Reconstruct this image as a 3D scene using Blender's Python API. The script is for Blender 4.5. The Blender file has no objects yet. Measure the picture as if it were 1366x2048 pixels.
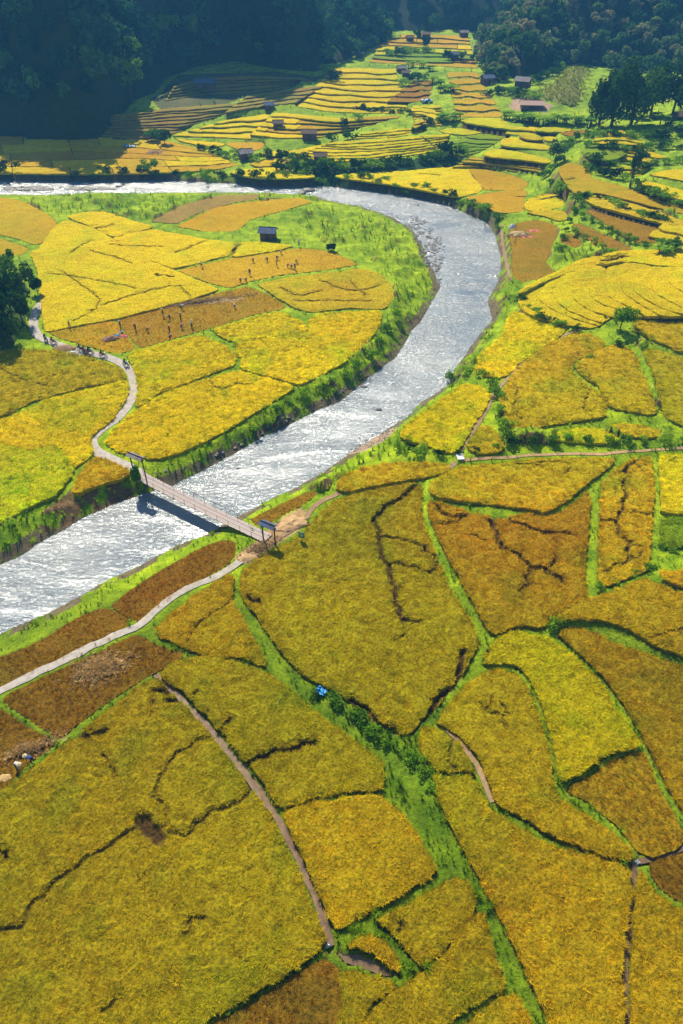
import bpy, math, random
import numpy as np
from mathutils import Vector, Matrix, Euler
from mathutils.geometry import delaunay_2d_cdt
random.seed(7); rng = np.random.default_rng(7)
SC = bpy.context.scene; COL = SC.collection
R = math.radians
# ---------------------------------------------------------------- camera, sky, sun, exposure
H = 60.0; PITCH = R(40.7); FPX = 1365.3          # drone height (m), tilt below horizontal, focal length in photo pixels
cam = bpy.data.cameras.new('camera'); camo = bpy.data.objects.new('camera', cam); COL.objects.link(camo)
camo.location = (0, 0, H); camo.rotation_euler = (math.pi/2 - PITCH, 0, 0)
cam.sensor_fit = 'VERTICAL'; cam.sensor_height = 36.0; cam.lens = 36.0*FPX/2048; cam.clip_start = 0.5; cam.clip_end = 6000
SC.camera = camo
SUN_EL, SUN_AZ = R(43), R(-19)                  # azimuth measured from +Y (ahead), negative = left
world = bpy.data.worlds.new('World'); SC.world = world; world.use_nodes = True
wn = world.node_tree.nodes; bg = wn['Background']
sky = wn.new('ShaderNodeTexSky'); sky.sky_type = 'NISHITA'; sky.sun_disc = False
sky.sun_elevation = SUN_EL; sky.sun_rotation = SUN_AZ; sky.air_density = 1.3; sky.dust_density = .4; sky.ozone_density = 2.5
world.node_tree.links.new(sky.outputs[0], bg.inputs[0]); bg.inputs[1].default_value = 0.062
sun = bpy.data.lights.new('sun', 'SUN'); sun.energy = 5.0; sun.angle = R(.55); sun.color = (1, .92, .74)
suno = bpy.data.objects.new('sun', sun); COL.objects.link(suno)
sd = Vector((math.sin(SUN_AZ)*math.cos(SUN_EL), math.cos(SUN_AZ)*math.cos(SUN_EL), math.sin(SUN_EL)))
suno.rotation_euler = sd.to_track_quat('Z', 'Y').to_euler(); suno.location = (-60, 200, 200)
SC.view_settings.view_transform = 'Standard'; SC.view_settings.look = 'None'
SC.view_settings.exposure = 0.80; SC.view_settings.gamma = 1.0; SC.view_settings.use_curve_mapping = False
SC.cycles.max_bounces = 5; SC.cycles.diffuse_bounces = 2; SC.cycles.glossy_bounces = 2; SC.cycles.transmission_bounces = 3
SC.cycles.volume_bounces = 0; SC.cycles.transparent_max_bounces = 6; SC.cycles.caustics_reflective = False
# ---------------------------------------------------------------- helpers
CP, SP = math.cos(PITCH), math.sin(PITCH)
def P(px, py, z=0.0):
    a = (px-683)/FPX; b = -(py-1024)/FPX
    dy = CP+b*SP; dz = -SP+b*CP; t = (z-H)/dz
    return (a*t, dy*t, z)
def PP(pts, z=0.0): return np.array([P(x, y, z)[:2] for x, y in pts])
def hash2(i, j, s=0):
    n = (i*374761393 + j*668265263 + s*974711) & 0x7fffffff
    n = (n ^ (n >> 13))*1274126177 & 0x7fffffff
    return ((n ^ (n >> 16)) & 0xffff)/65535.0
def vnoise(x, y, sc=1.0, s=0):
    x = np.asarray(x, float)/sc+1000; y = np.asarray(y, float)/sc+1000
    i = np.floor(x).astype(np.int64); j = np.floor(y).astype(np.int64); fx = x-i; fy = y-j
    fx = fx*fx*(3-2*fx); fy = fy*fy*(3-2*fy)
    return ((hash2(i, j, s)*(1-fx)+hash2(i+1, j, s)*fx)*(1-fy)+(hash2(i, j+1, s)*(1-fx)+hash2(i+1, j+1, s)*fx)*fy)
def fbm(x, y, sc, s=0, o=4):
    r = 0; a = .5; t = 0
    for k in range(o): r = r+a*vnoise(x, y, sc/2**k, s+k*17); t += a; a *= .5
    return r/t
def inside(poly, x, y):
    c = np.zeros(x.shape, bool); n = len(poly)
    for k in range(n):
        x0, y0 = poly[k]; x1, y1 = poly[(k+1) % n]
        if y0 == y1: continue
        m = (y0 > y) != (y1 > y)
        c ^= m & (x < (x1-x0)*(y-y0)/(y1-y0)+x0)
    return c
def segdist(pl, x, y, closed=False):
    d = np.full(x.shape, 1e9); n = len(pl)
    for k in range(n if closed else n-1):
        x0, y0 = pl[k]; x1, y1 = pl[(k+1) % n]; dx, dy = x1-x0, y1-y0; L = dx*dx+dy*dy+1e-9
        t = np.clip(((x-x0)*dx+(y-y0)*dy)/L, 0, 1)
        d = np.minimum(d, (x-x0-t*dx)**2+(y-y0-t*dy)**2)
    return np.sqrt(d)
def smooth(pts, closed=False, sub=4):
    p = [np.array(q, float) for q in pts]; n = len(p); out = []
    for k in range(n if closed else n-1):
        a = p[(k-1) % n] if closed or k > 0 else 2*p[0]-p[1]; b = p[k]; c = p[(k+1) % n]
        d = p[(k+2) % n] if closed or k+2 < n else 2*p[-1]-p[-2]
        for i in range(sub):
            t = i/sub; out.append(.5*(2*b+(c-a)*t+(2*a-5*b+4*c-d)*t*t+(3*b-a-3*c+d)*t**3))
    if not closed: out.append(p[-1])
    return np.array(out)
def resample(pl, step, closed=False):
    pl = np.array(pl, float)
    if closed: pl = np.vstack([pl, pl[:1]])
    L = np.r_[0, np.cumsum(np.hypot(*np.diff(pl, axis=0).T))]; n = max(2, int(round(L[-1]/step)))
    t = np.linspace(0, L[-1], n+1)
    if closed: t = t[:-1]
    return np.c_[np.interp(t, L, pl[:, 0]), np.interp(t, L, pl[:, 1])]
def tag(o, label=None, cat=None, group=None, kind=None):
    if label: o['label'] = label
    if cat: o['category'] = cat
    if group: o['group'] = group
    if kind: o['kind'] = kind
    return o
def empty(name, loc=(0, 0, 0), rz=0, **k):
    o = bpy.data.objects.new(name, None); COL.objects.link(o); o.location = loc; o.rotation_euler.z = rz
    o.empty_display_size = .2; return tag(o, **k)
def link(name, me, parent=None):
    o = bpy.data.objects.new(name, me); COL.objects.link(o); o.parent = parent; return o
def np_mesh(name, co, faces, mats=(), col=None, fmat=None, shade=False, attrs=None):
    me = bpy.data.meshes.new(name)
    co = np.asarray(co, np.float32)
    if isinstance(faces, np.ndarray):
        me.vertices.add(len(co)); me.vertices.foreach_set('co', co.ravel())
        k = faces.shape[1]; me.loops.add(faces.size); me.loops.foreach_set('vertex_index', faces.ravel().astype(np.int32))
        me.polygons.add(len(faces)); me.polygons.foreach_set('loop_start', np.arange(0, faces.size, k, dtype=np.int32))
        me.update(calc_edges=True)
    else:
        me.from_pydata(co.tolist(), [], faces)
    for m in mats: me.materials.append(m)
    if col is not None:
        a = me.attributes.new('tint', 'FLOAT_COLOR', 'POINT')
        c = np.ones((len(co), 4), np.float32); c[:, :3] = col; a.data.foreach_set('color', c.ravel())
    for n_, v in (attrs or {}).items():
        v = np.asarray(v, np.float32)
        if v.ndim == 2: a = me.attributes.new(n_, 'FLOAT_VECTOR', 'POINT'); a.data.foreach_set('vector', v.ravel())
        else: a = me.attributes.new(n_, 'FLOAT', 'POINT'); a.data.foreach_set('value', v)
    if fmat is not None: me.polygons.foreach_set('material_index', np.asarray(fmat, np.int32))
    if shade: me.polygons.foreach_set('use_smooth', np.ones(len(me.polygons), bool))
    me.update(); return me
class MB:
    """collects simple solids into one mesh"""
    def __init__(s): s.v = []; s.f = []; s.m = []
    def add(s, v, f, m=0):
        n = len(s.v); s.v += [tuple(q) for q in v]; s.f += [tuple(i+n for i in q) for q in f]; s.m += [m]*len(f); return s
    def box(s, c, size, rz=0, rx=0, ry=0, m=0, taper=1.0):
        hx, hy, hz = [q/2 for q in size]; M = Matrix.Translation(c) @ Euler((rx, ry, rz)).to_matrix().to_4x4()
        v = [M @ Vector((x*hx*(taper if z > 0 else 1), y*hy*(taper if z > 0 else 1), z*hz)) for z in (-1, 1) for y in (-1, 1) for x in (-1, 1)]
        return s.add(v, [(0, 2, 3, 1), (4, 5, 7, 6), (0, 1, 5, 4), (2, 6, 7, 3), (0, 4, 6, 2), (1, 3, 7, 5)], m)
    def tube(s, pts, rad, n=6, m=0, cap=True):
        pts = [Vector(p) for p in pts]; rad = rad if hasattr(rad, '__len__') else [rad]*len(pts); v = []
        for i, p in enumerate(pts):
            d = (pts[min(i+1, len(pts)-1)]-pts[max(i-1, 0)]).normalized(); a = d.orthogonal().normalized(); b = d.cross(a)
            if abs(d.z) < .9: a = d.cross(Vector((0, 0, 1))).normalized(); b = d.cross(a)
            else: a = Vector((1, 0, 0)); a = (a-d*a.dot(d)).normalized(); b = d.cross(a)
            v += [p+(a*math.cos(t)+b*math.sin(t))*rad[i] for t in [2*math.pi*k/n for k in range(n)]]
        f = [(i*n+k, i*n+(k+1) % n, (i+1)*n+(k+1) % n, (i+1)*n+k) for i in range(len(pts)-1) for k in range(n)]
        if cap: f += [tuple(range(n))[::-1], tuple(range((len(pts)-1)*n, len(pts)*n))]
        return s.add(v, f, m)
    def mesh(s, name, *mats, shade=False):
        me = np_mesh(name, s.v, s.f, mats, fmat=s.m if len(mats) > 1 else None, shade=shade); return me
    def build(s, name, mats, parent=None, shade=False):
        return link(name, s.mesh(name, *(mats if isinstance(mats, (list, tuple)) else [mats]), shade=shade), parent)
def copy_tree(o, parent=None):
    c = o.copy(); COL.objects.link(c); c.parent = parent
    for ch in [q for q in o.children]: copy_tree(ch, c)
    return c
# ---------------------------------------------------------------- materials
def mat(name, rough=.9, spec=.2):
    m = bpy.data.materials.new(name); m.use_nodes = True; n = m.node_tree.nodes; b = n['Principled BSDF']
    b.inputs['Roughness'].default_value = rough; b.inputs['Specular IOR Level'].default_value = spec
    return m, n, m.node_tree.links, b
def ramp(n, l, src, stops):
    r = n.new('ShaderNodeValToRGB'); e = r.color_ramp.elements
    while len(e) < len(stops): e.new(.5)
    for q, (p, c) in zip(e, stops): q.position = p; q.color = (*c, 1)
    l.new(src, r.inputs[0]); return r.outputs[0]
def noise(n, l, scale, detail=4, rough=.6, vec=None, dist=0):
    t = n.new('ShaderNodeTexNoise'); t.inputs['Scale'].default_value = scale; t.inputs['Detail'].default_value = detail
    t.inputs['Roughness'].default_value = rough; t.inputs['Distortion'].default_value = dist
    if vec is None: vec = n.new('ShaderNodeTexCoord').outputs['Object']
    l.new(vec, t.inputs['Vector']); return t
def mixc(n, l, fac, a, b, mode='MIX'):
    x = n.new('ShaderNodeMix'); x.data_type = 'RGBA'; x.blend_type = mode
    for s, v in ((0, fac), (6, a), (7, b)):
        if hasattr(v, 'node'): l.new(v, x.inputs[s])
        else: x.inputs[s].default_value = v if s == 0 else (*v, 1)
    return x.outputs[2]
def bump(n, l, b, h, strength, dist):
    u = n.new('ShaderNodeBump'); u.inputs['Strength'].default_value = strength; u.inputs['Distance'].default_value = dist
    l.new(h, u.inputs['Height']); l.new(u.outputs[0], b.inputs['Normal']); return u
def simple(name, c, c2=None, scale=3, rough=.85, bs=.2, spec=.2, metal=0):
    m, n, l, b = mat(name, rough, spec); t = noise(n, l, scale); c2 = c2 or tuple(q*.65 for q in c)
    l.new(ramp(n, l, t.outputs[0], [(.3, c2), (.7, c)]), b.inputs['Base Color']); b.inputs['Metallic'].default_value = metal
    bump(n, l, b, t.outputs[0], bs, .05); return m
def leafy(name, attr='INSTANCER', trans=.4, fixed=None, rnd=.25):
    """thin leaves: diffuse plus light passing through; the tint comes from an attribute or from the object's random number"""
    m = bpy.data.materials.new(name); m.use_nodes = True; n = m.node_tree.nodes; l = m.node_tree.links; n.clear()
    out = n.new('ShaderNodeOutputMaterial'); d = n.new('ShaderNodeBsdfDiffuse'); t = n.new('ShaderNodeBsdfTranslucent'); mx = n.new('ShaderNodeMixShader')
    mx.inputs[0].default_value = trans; l.new(d.outputs[0], mx.inputs[1]); l.new(t.outputs[0], mx.inputs[2]); l.new(mx.outputs[0], out.inputs[0])
    if fixed is None:
        a = n.new('ShaderNodeAttribute'); a.attribute_type = attr; a.attribute_name = 'tint'; c = a.outputs['Color']
    else:
        oi = n.new('ShaderNodeObjectInfo'); nz = noise(n, l, .45, 3)
        ad = n.new('ShaderNodeMath'); ad.operation = 'MULTIPLY_ADD'; l.new(nz.outputs[0], ad.inputs[0]); ad.inputs[1].default_value = .8
        ml = n.new('ShaderNodeMath'); ml.operation = 'MULTIPLY_ADD'; l.new(oi.outputs['Random'], ml.inputs[0]); ml.inputs[1].default_value = .7; ml.inputs[2].default_value = -.25
        l.new(ml.outputs[0], ad.inputs[2]); c = ramp(n, l, ad.outputs[0], [(k/(len(fixed)-1), q) for k, q in enumerate(fixed)])
    l.new(c, d.inputs[0])
    g = n.new('ShaderNodeHueSaturation'); g.inputs['Value'].default_value = 1.25; g.inputs['Saturation'].default_value = 1.15; l.new(c, g.inputs['Color'])
    l.new(g.outputs[0], t.inputs[0]); return m
M = {}
M['tuft'] = leafy('rice_leaves', trans=.42)
# rice canopy surface: tint attribute broken up by grain
m, n, l, b = mat('rice_canopy', .95, .05); a = n.new('ShaderNodeAttribute'); a.attribute_name = 'tint'
tc = n.new('ShaderNodeTexCoord').outputs['Object']
n1 = noise(n, l, 3.4, 5, .8, tc); n2 = noise(n, l, .35, 4, .6, tc); n3 = noise(n, l, .9, 4, .7, tc)
c = mixc(n, l, 1, a.outputs['Color'], ramp(n, l, n1.outputs[0], [(.36, (.30, .34, .35)), (.50, (.95, .95, 1)), (.64, (1.45, 1.38, 1.0))]), 'MULTIPLY')
c = mixc(n, l, 1, c, ramp(n, l, n2.outputs[0], [(.35, (.94, .90, .9)), (.65, (1.05, 1.07, 1.05))]), 'MULTIPLY')
l.new(c, b.inputs['Base Color']); ad = n.new('ShaderNodeMath'); ad.operation = 'ADD'; l.new(n1.outputs[0], ad.inputs[0]); l.new(n3.outputs[0], ad.inputs[1])
bump(n, l, b, ad.outputs[0], .7, .35); b.inputs['Sheen Weight'].default_value = .0; M['canopy'] = m
# ground: tint attribute with clods and roots
m, n, l, b = mat('ground_cover', .95, .1); a = n.new('ShaderNodeAttribute'); a.attribute_name = 'tint'; tc = n.new('ShaderNodeTexCoord').outputs['Object']
n1 = noise(n, l, 3.2, 6, .75, tc); n2 = noise(n, l, .5, 5, .65, tc)
c = mixc(n, l, 1, a.outputs['Color'], ramp(n, l, n1.outputs[0], [(.3, (.45, .5, .5)), (.52, (1, 1, 1)), (.7, (1.5, 1.4, 1.1))]), 'MULTIPLY')
c = mixc(n, l, 1, c, ramp(n, l, n2.outputs[0], [(.3, (.7, .75, .7)), (.7, (1.25, 1.2, 1.1))]), 'MULTIPLY')
l.new(c, b.inputs['Base Color']); ad = n.new('ShaderNodeMath'); ad.operation = 'ADD'; l.new(n1.outputs[0], ad.inputs[0]); l.new(n2.outputs[0], ad.inputs[1])
bump(n, l, b, ad.outputs[0], .9, .3); M['ground'] = m
# river water: short choppy waves over a slow swell
m, n, l, b = mat('river_water', .2, .5); tc = n.new('ShaderNodeTexCoord').outputs['Object']
mp = n.new('ShaderNodeMapping'); mp.inputs['Rotation'].default_value = (0, 0, R(28)); mp.inputs['Scale'].default_value = (1, 1.9, 1); l.new(tc, mp.inputs[0])
w1 = noise(n, l, 1.15, 5, .62, mp.outputs[0], .9); w2 = noise(n, l, .22, 4, .6, tc, .5); w3 = noise(n, l, .05, 3, .5, tc, .3)
mp2 = n.new('ShaderNodeMapping'); mp2.inputs['Rotation'].default_value = (0, 0, R(-40)); mp2.inputs['Scale'].default_value = (.35, 1.6, 1); l.new(tc, mp2.inputs[0])
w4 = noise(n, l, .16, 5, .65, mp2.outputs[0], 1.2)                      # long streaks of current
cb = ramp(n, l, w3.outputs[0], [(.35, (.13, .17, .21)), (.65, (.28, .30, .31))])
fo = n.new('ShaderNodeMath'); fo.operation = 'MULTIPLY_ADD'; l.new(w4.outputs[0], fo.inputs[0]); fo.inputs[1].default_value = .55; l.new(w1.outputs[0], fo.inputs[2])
foam_glint = ramp(n, l, fo.outputs[0], [(.89, (0, 0, 0)), (1.0, (1, 1, 1))])    # foam on the quicker crests, its white also painted sun glitter
l.new(mixc(n, l, foam_glint, cb, (.80, .80, .78)), b.inputs['Base Color'])
b.inputs['Roughness'].default_value = .2; b.inputs['IOR'].default_value = 1.75
ad = n.new('ShaderNodeMath'); ad.operation = 'MULTIPLY_ADD'; l.new(w2.outputs[0], ad.inputs[0]); ad.inputs[1].default_value = 1.2; l.new(w1.outputs[0], ad.inputs[2])
bu = bump(n, l, b, ad.outputs[0], 1, .42); mr = n.new('ShaderNodeMapRange'); l.new(w4.outputs[0], mr.inputs[0]); mr.inputs[1].default_value = .35; mr.inputs[2].default_value = .62; mr.inputs[3].default_value = .35; mr.inputs[4].default_value = 1.0; l.new(mr.outputs[0], bu.inputs['Strength'])
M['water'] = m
M['mud_water'] = simple('muddy_water', (.20, .12, .06), (.14, .09, .05), 1.5, .25, .05, .5)
M['concrete'] = simple('pale_concrete', (.50, .45, .40), (.33, .28, .23), 1.2, .9, .2)
M['dirt'] = simple('trodden_dirt', (.38, .25, .14), (.24, .15, .08), 1.6, .95, .5)
M['mud'] = simple('wet_mud', (.22, .125, .055), (.09, .05, .025), 1.6, .6, .5, .4)
M['wood'] = simple('weathered_wood', (.16, .10, .07), (.07, .045, .035), 5, .85, .3)
M['plank'] = simple('pale_plank', (.55, .46, .42), (.38, .30, .27), 2.5, .85, .3)
M['tin'] = simple('grey_tin', (.30, .30, .33), (.17, .11, .08), 1.3, .85, .1, .1, 0)
M['tin_blue'] = simple('blue_tin', (.10, .17, .30), (.08, .07, .09), 1.3, .85, .1, .1, 0)
M['thatch'] = simple('brown_thatch', (.22, .15, .10), (.10, .07, .05), 6, .95, .8)
M['thatch_pale'] = simple('pale_thatch', (.50, .34, .26), (.36, .23, .18), 3, .95, .8)
M['bamboo_wall'] = simple('bamboo_wall', (.20, .13, .10), (.10, .065, .06), 6, .9, .5)
M['straw'] = simple('threshed_straw', (.62, .44, .20), (.34, .22, .09), 3.5, .95, 1)
M['straw_dark'] = simple('brown_straw', (.34, .20, .11), (.16, .09, .05), 3.5, .95, 1)
M['sand'] = simple('bare_sand', (.56, .36, .18), (.36, .22, .10), 1.5, .95, .8)
M['blue_tarp'] = simple('blue_tarp', (.02, .30, .62), (.01, .15, .40), 2, .45, .3, .5)
M['pale_tarp'] = simple('pale_blue_tarp', (.62, .72, .85), (.32, .45, .65), 1.2, .5, .3, .4)
M['pink_tarp'] = simple('pink_tarp', (.65, .14, .14), (.45, .10, .08), 2, .6, .3)
M['white'] = simple('white_cloth', (.75, .75, .78), (.55, .55, .6), 3, .8, .3)
M['green_sign'] = simple('green_sign', (.01, .24, .12), (.01, .18, .09), 2, .5, .05, .4)
M['white_paint'] = simple('white_paint', (.78, .78, .76), (.7, .7, .7), 2, .6, .02)
M['rock'] = simple('river_rock', (.10, .09, .085), (.05, .045, .04), 3, .6, .6, .4)
M['rubber'] = simple('black_rubber', (.02, .02, .02), None, 5, .8, .1)
M['chrome'] = simple('scratched_chrome', (.4, .4, .42), None, 5, .3, .1, .5, .8)
M['bark'] = simple('bark', (.14, .10, .07), (.07, .05, .035), 4, .95, .6)
M['skin'] = simple('skin', (.35, .20, .13), (.30, .17, .11), 4, .7, .05)
M['hat'] = simple('straw_hat', (.62, .50, .30), (.5, .38, .22), 6, .8, .3)
for k, c in dict(red=(.45, .05, .05), blue=(.05, .10, .32), dark=(.03, .03, .04), white=(.7, .68, .66), green=(.06, .22, .12), purple=(.25, .07, .22), brown=(.20, .10, .07)).items():
    M['cloth_'+k] = simple(k+'_cloth', c, None, 6, .9, .2)
M['forest'] = leafy('forest_leaves', trans=.4, fixed=[(.02, .06, .02), (.05, .12, .03), (.11, .20, .04), (.24, .25, .11), (.30, .25, .17)])
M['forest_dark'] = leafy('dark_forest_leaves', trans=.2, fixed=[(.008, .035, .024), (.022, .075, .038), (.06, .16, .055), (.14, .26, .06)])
M['leaf'] = leafy('bright_leaves', trans=.35, fixed=[(.05, .13, .01), (.12, .25, .012), (.22, .38, .015), (.30, .46, .02)])
M['leaf_dark'] = leafy('deep_leaves', trans=.22, fixed=[(.01, .035, .008), (.022, .065, .01), (.05, .12, .012), (.10, .19, .02)])
M['reed'] = leafy('reed_leaves', trans=.45, fixed=[(.08, .18, .006), (.17, .32, .008), (.26, .42, .01)])
# rice colours (albedo; the last one has the mountain's shade painted in)
K = dict(tan=(.34,.215,.012), mild=(.48,.35,.006), mid=(.55,.395,.005), amber=(.47,.305,.006), gold=(.50, .355, .006), olive=(.42, .33, .006), yellow=(.60, .455, .003), orange=(.47, .25, .008), brown=(.30, .17, .010),
         lime=(.46, .43, .005), green=(.19, .27, .008), stubble=(.30, .22, .05), ochre=(.46, .295, .008), shaded_rice=(.26, .20, .03))
CROP_H = dict(brown=.12, tan=.12, stubble=.15, ochre=.18)
# ---------------------------------------------------------------- the plots: (level in m, crop, description, outline in photo pixels)
FIELDS = []
def F(z, kind, label, pts, group=None, sm=True): FIELDS.append(dict(z=z, k=kind, label=label, pts=pts, group=group, sm=sm))
# --- near bank
F(0, 'olive', 'broad olive gold rice field filling the lower left, left of the muddy ditch', [(298,1358),(150,1472),(0,1584),(-120,1670),(-190,2250),(200,2260),(380,2064),(480,2000),(646,1893),(626,1830),(594,1740),(556,1660),(518,1600),(478,1545),(430,1480),(376,1420),(333,1378)])
F(0, 'olive', 'olive gold rice field right of the muddy ditch with one dark slit across it', [(322,1346),(385,1312),(450,1318),(525,1340),(575,1372),(635,1428),(700,1475),(762,1518),(766,1560),(756,1576),(700,1580),(620,1595),(564,1614),(534,1570),(502,1530),(452,1470),(400,1415),(352,1370)])
F(0, 'gold', 'gold four sided rice field above the slanting lime green bund at the ditch end', [(567,1626),(620,1606),(700,1592),(755,1589),(800,1620),(840,1680),(877,1740),(840,1763),(760,1808),(672,1860),(655,1830),(627,1760),(592,1680)], sm=False)
F(0, 'olive', 'small olive rice plot just below the slanting lime green bund', [(752,1842),(850,1790),(915,1752),(942,1780),(952,1812),(925,1858),(882,1898),(845,1930),(810,1895),(792,1862)])
F(0, 'gold', 'tiny wedge of gold rice beside the brown puddle', [(694,1888),(730,1868),(768,1882),(790,1905),(802,1945),(785,1940),(765,1915),(735,1898)])
F(0, 'olive', 'narrow green gold rice plot below the brown puddle', [(674,1942),(740,1950),(786,1966),(795,1972),(745,2000),(722,2040),(712,2090),(640,2120),(690,2010)])
F(0, 'brown', 'dark olive brown rice plot at the bottom centre edge of the picture', [(650,1917),(520,1994),(397,2067),(240,2180),(600,2230),(690,2110),(704,2010),(678,1950)])
F(0, 'olive', 'yellow green rice plot spreading down from the left side of the grassy strip', [(728,2045),(775,1992),(852,1942),(902,1892),(960,1818),(974,1850),(984,1900),(1008,1950),(1012,1975),(970,1993),(900,2036),(820,2120),(700,2150)])
F(0, 'gold', 'rounded gold rice corner at the bottom edge left of the grassy strip', [(925,2052),(972,2014),(1026,1984),(1058,2045),(1096,2150),(860,2170),(880,2080)])
F(0, 'gold', 'large orange gold rice field between the grassy strip and the straight dark ditch', [(868,1547),(905,1556),(935,1545),(956,1568),(975,1612),(1016,1640),(1056,1662),(1098,1692),(1176,1712),(1258,1738),(1258,1800),(1250,1880),(1245,1960),(1250,2060),(1245,2250),(1180,2250),(1110,2060),(1060,1960),(1000,1830),(930,1700),(888,1620)])
F(0, 'gold', 'gold rice field right of the straight dark ditch in the lower right corner', [(1280,1738),(1306,1780),(1366,1820),(1450,1845),(1500,2250),(1268,2250),(1266,2060),(1264,1950),(1270,1850),(1274,1780)])
F(0, 'gold', 'orange gold rice field inside the arch of the bright yellow field', [(874,1443),(905,1402),(955,1352),(1000,1338),(1038,1352),(1058,1382),(1078,1440),(1098,1500),(1106,1560),(1116,1598),(1152,1618),(1202,1648),(1250,1688),(1270,1716),(1240,1716),(1180,1697),(1108,1672),(1064,1642),(1024,1620),(994,1605),(980,1560),(955,1508),(916,1465),(886,1446)])
F(0, 'gold', 'small ragged gold rice patch beside the brown footpath fork', [(846,1452),(880,1462),(912,1478),(936,1518),(958,1556),(935,1532),(905,1542),(868,1534),(842,1492)])
F(.15, 'yellow', 'bright yellow arched rice field curving down the right side', [(980,1292),(1010,1268),(1045,1264),(1098,1277),(1148,1312),(1192,1357),(1237,1422),(1281,1488),(1240,1498),(1198,1518),(1163,1543),(1122,1556),(1112,1500),(1094,1440),(1070,1370),(1047,1338),(1010,1321),(975,1326),(965,1316)])
F(0, 'ochre', 'brown gold rice plot below the bright yellow arch', [(1287,1504),(1310,1562),(1340,1612),(1362,1655),(1366,1690),(1320,1708),(1282,1712),(1242,1660),(1182,1607),(1128,1578),(1165,1560),(1205,1536),(1240,1516)])
F(0, 'brown', 'brown thin rice plot at the right edge below the pale muddy furrow', [(1302,1724),(1366,1706),(1450,1682),(1470,1830),(1366,1803),(1330,1786),(1302,1752)])
F(0, 'amber', 'large orange brown rice field on the right under the dark curved ditch', [(1118,1268),(1132,1256),(1180,1260),(1230,1285),(1290,1306),(1366,1332),(1500,1370),(1500,1780),(1375,1625),(1330,1555),(1292,1478),(1244,1400),(1197,1340),(1152,1297)])
F(.6, 'gold', 'gold rice field above the dark curved ditch at the right edge', [(1108,1238),(1170,1198),(1205,1190),(1290,1155),(1320,1170),(1366,1184),(1480,1212),(1480,1340),(1366,1308),(1310,1288),(1262,1256),(1200,1236),(1150,1234)])
F(.9, 'gold', 'sliver of gold rice at the right edge behind the green hedge bank', [(1322,1140),(1366,1142),(1450,1148),(1450,1195),(1366,1170),(1335,1160)])
F(0, 'mild', 'huge gold rice field in the centre, broken by a long dark crack', [(489,1136),(545,1102),(610,1062),(640,1022),(680,997),(750,979),(838,964),(841,985),(842,1025),(860,1080),(890,1155),(924,1215),(957,1275),(943,1312),(911,1364),(876,1408),(840,1444),(812,1468),(762,1445),(705,1404),(655,1372),(605,1346),(566,1306),(536,1262),(510,1225),(484,1190),(482,1160)])
F(.2, 'amber', 'orange tinged rice field with forked dark cracks right of the green strip', [(858,1004),(900,1010),(950,1025),(1000,1034),(1060,1028),(1090,1034),(1122,1024),(1152,1004),(1178,982),(1176,1060),(1170,1150),(1170,1192),(1130,1217),(1098,1233),(1083,1254),(1045,1246),(1020,1254),(987,1266),(964,1235),(930,1170),(895,1110),(865,1045)])
F(.4, 'gold', 'wide gold rice field along the top path right of the small white slab', [(864,963),(882,950),(922,932),(980,928),(1080,917),(1180,915),(1230,918),(1207,940),(1177,963),(1147,988),(1112,1012),(1088,1024),(1060,1014),(1040,1014),(985,1006),(930,1001),(872,991),(862,983)])
F(.4, 'gold', 'upright gold rice plot with branching cracks between two lime green strips', [(1204,962),(1232,938),(1267,915),(1303,911),(1307,960),(1305,1040),(1298,1098),(1300,1134),(1273,1146),(1230,1165),(1199,1174),(1199,1080)], sm=False)
F(.6, 'yellow', 'yellow rice plot at the right edge above the weedy patch', [(1320,910),(1366,907),(1460,905),(1460,1028),(1366,1028),(1324,1022)], sm=False)
F(.3, 'green', 'weedy dark green cleared patch at the right edge', [(1324,1034),(1366,1036),(1460,1038),(1460,1090),(1322,1094)], sm=False)
F(.2, 'gold', 'narrow gold rice plot tapering left of the small white slab', [(672,975),(692,948),(760,928),(840,923),(900,928),(886,944),(840,954),(760,967),(705,980)])
F(-.1, 'brown', 'brown half cut rice strip between river bank and dirt path, left of the sand', [(224,1210),(290,1162),(350,1126),(420,1088),(468,1082),(468,1108),(455,1130),(400,1163),(340,1198),(290,1240),(270,1243),(244,1225)])
F(-.1, 'brown', 'brown cut rice strip between river bank and dirt path at the left edge', [(-90,1350),(60,1292),(150,1238),(215,1218),(262,1245),(238,1262),(170,1296),(90,1336),(40,1357),(-90,1418)])
F(0, 'brown', 'brown stubble plot holding the big pale straw heap', [(8,1400),(60,1368),(150,1326),(220,1295),(275,1270),(310,1292),(368,1306),(352,1324),(314,1343),(298,1350),(240,1388),(150,1452),(122,1478),(66,1442)])
F(0, 'brown', 'brown stubble plot in the left corner where two people bend down', [(-90,1360),(0,1418),(60,1458),(112,1488),(60,1524),(-90,1640)])
F(0, 'gold', 'triangular gold rice plot below the dirt path with one fine crack', [(314,1256),(352,1218),(402,1183),(466,1146),(464,1198),(494,1250),(514,1290),(532,1330),(480,1312),(430,1312),(380,1297),(342,1278),(318,1270)])
F(0, 'brown', 'small brown overgrown plot between the right gate and the river bank', [(505,1038),(560,1010),(612,985),(636,984),(604,1010),(566,1030),(525,1053)])
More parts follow.
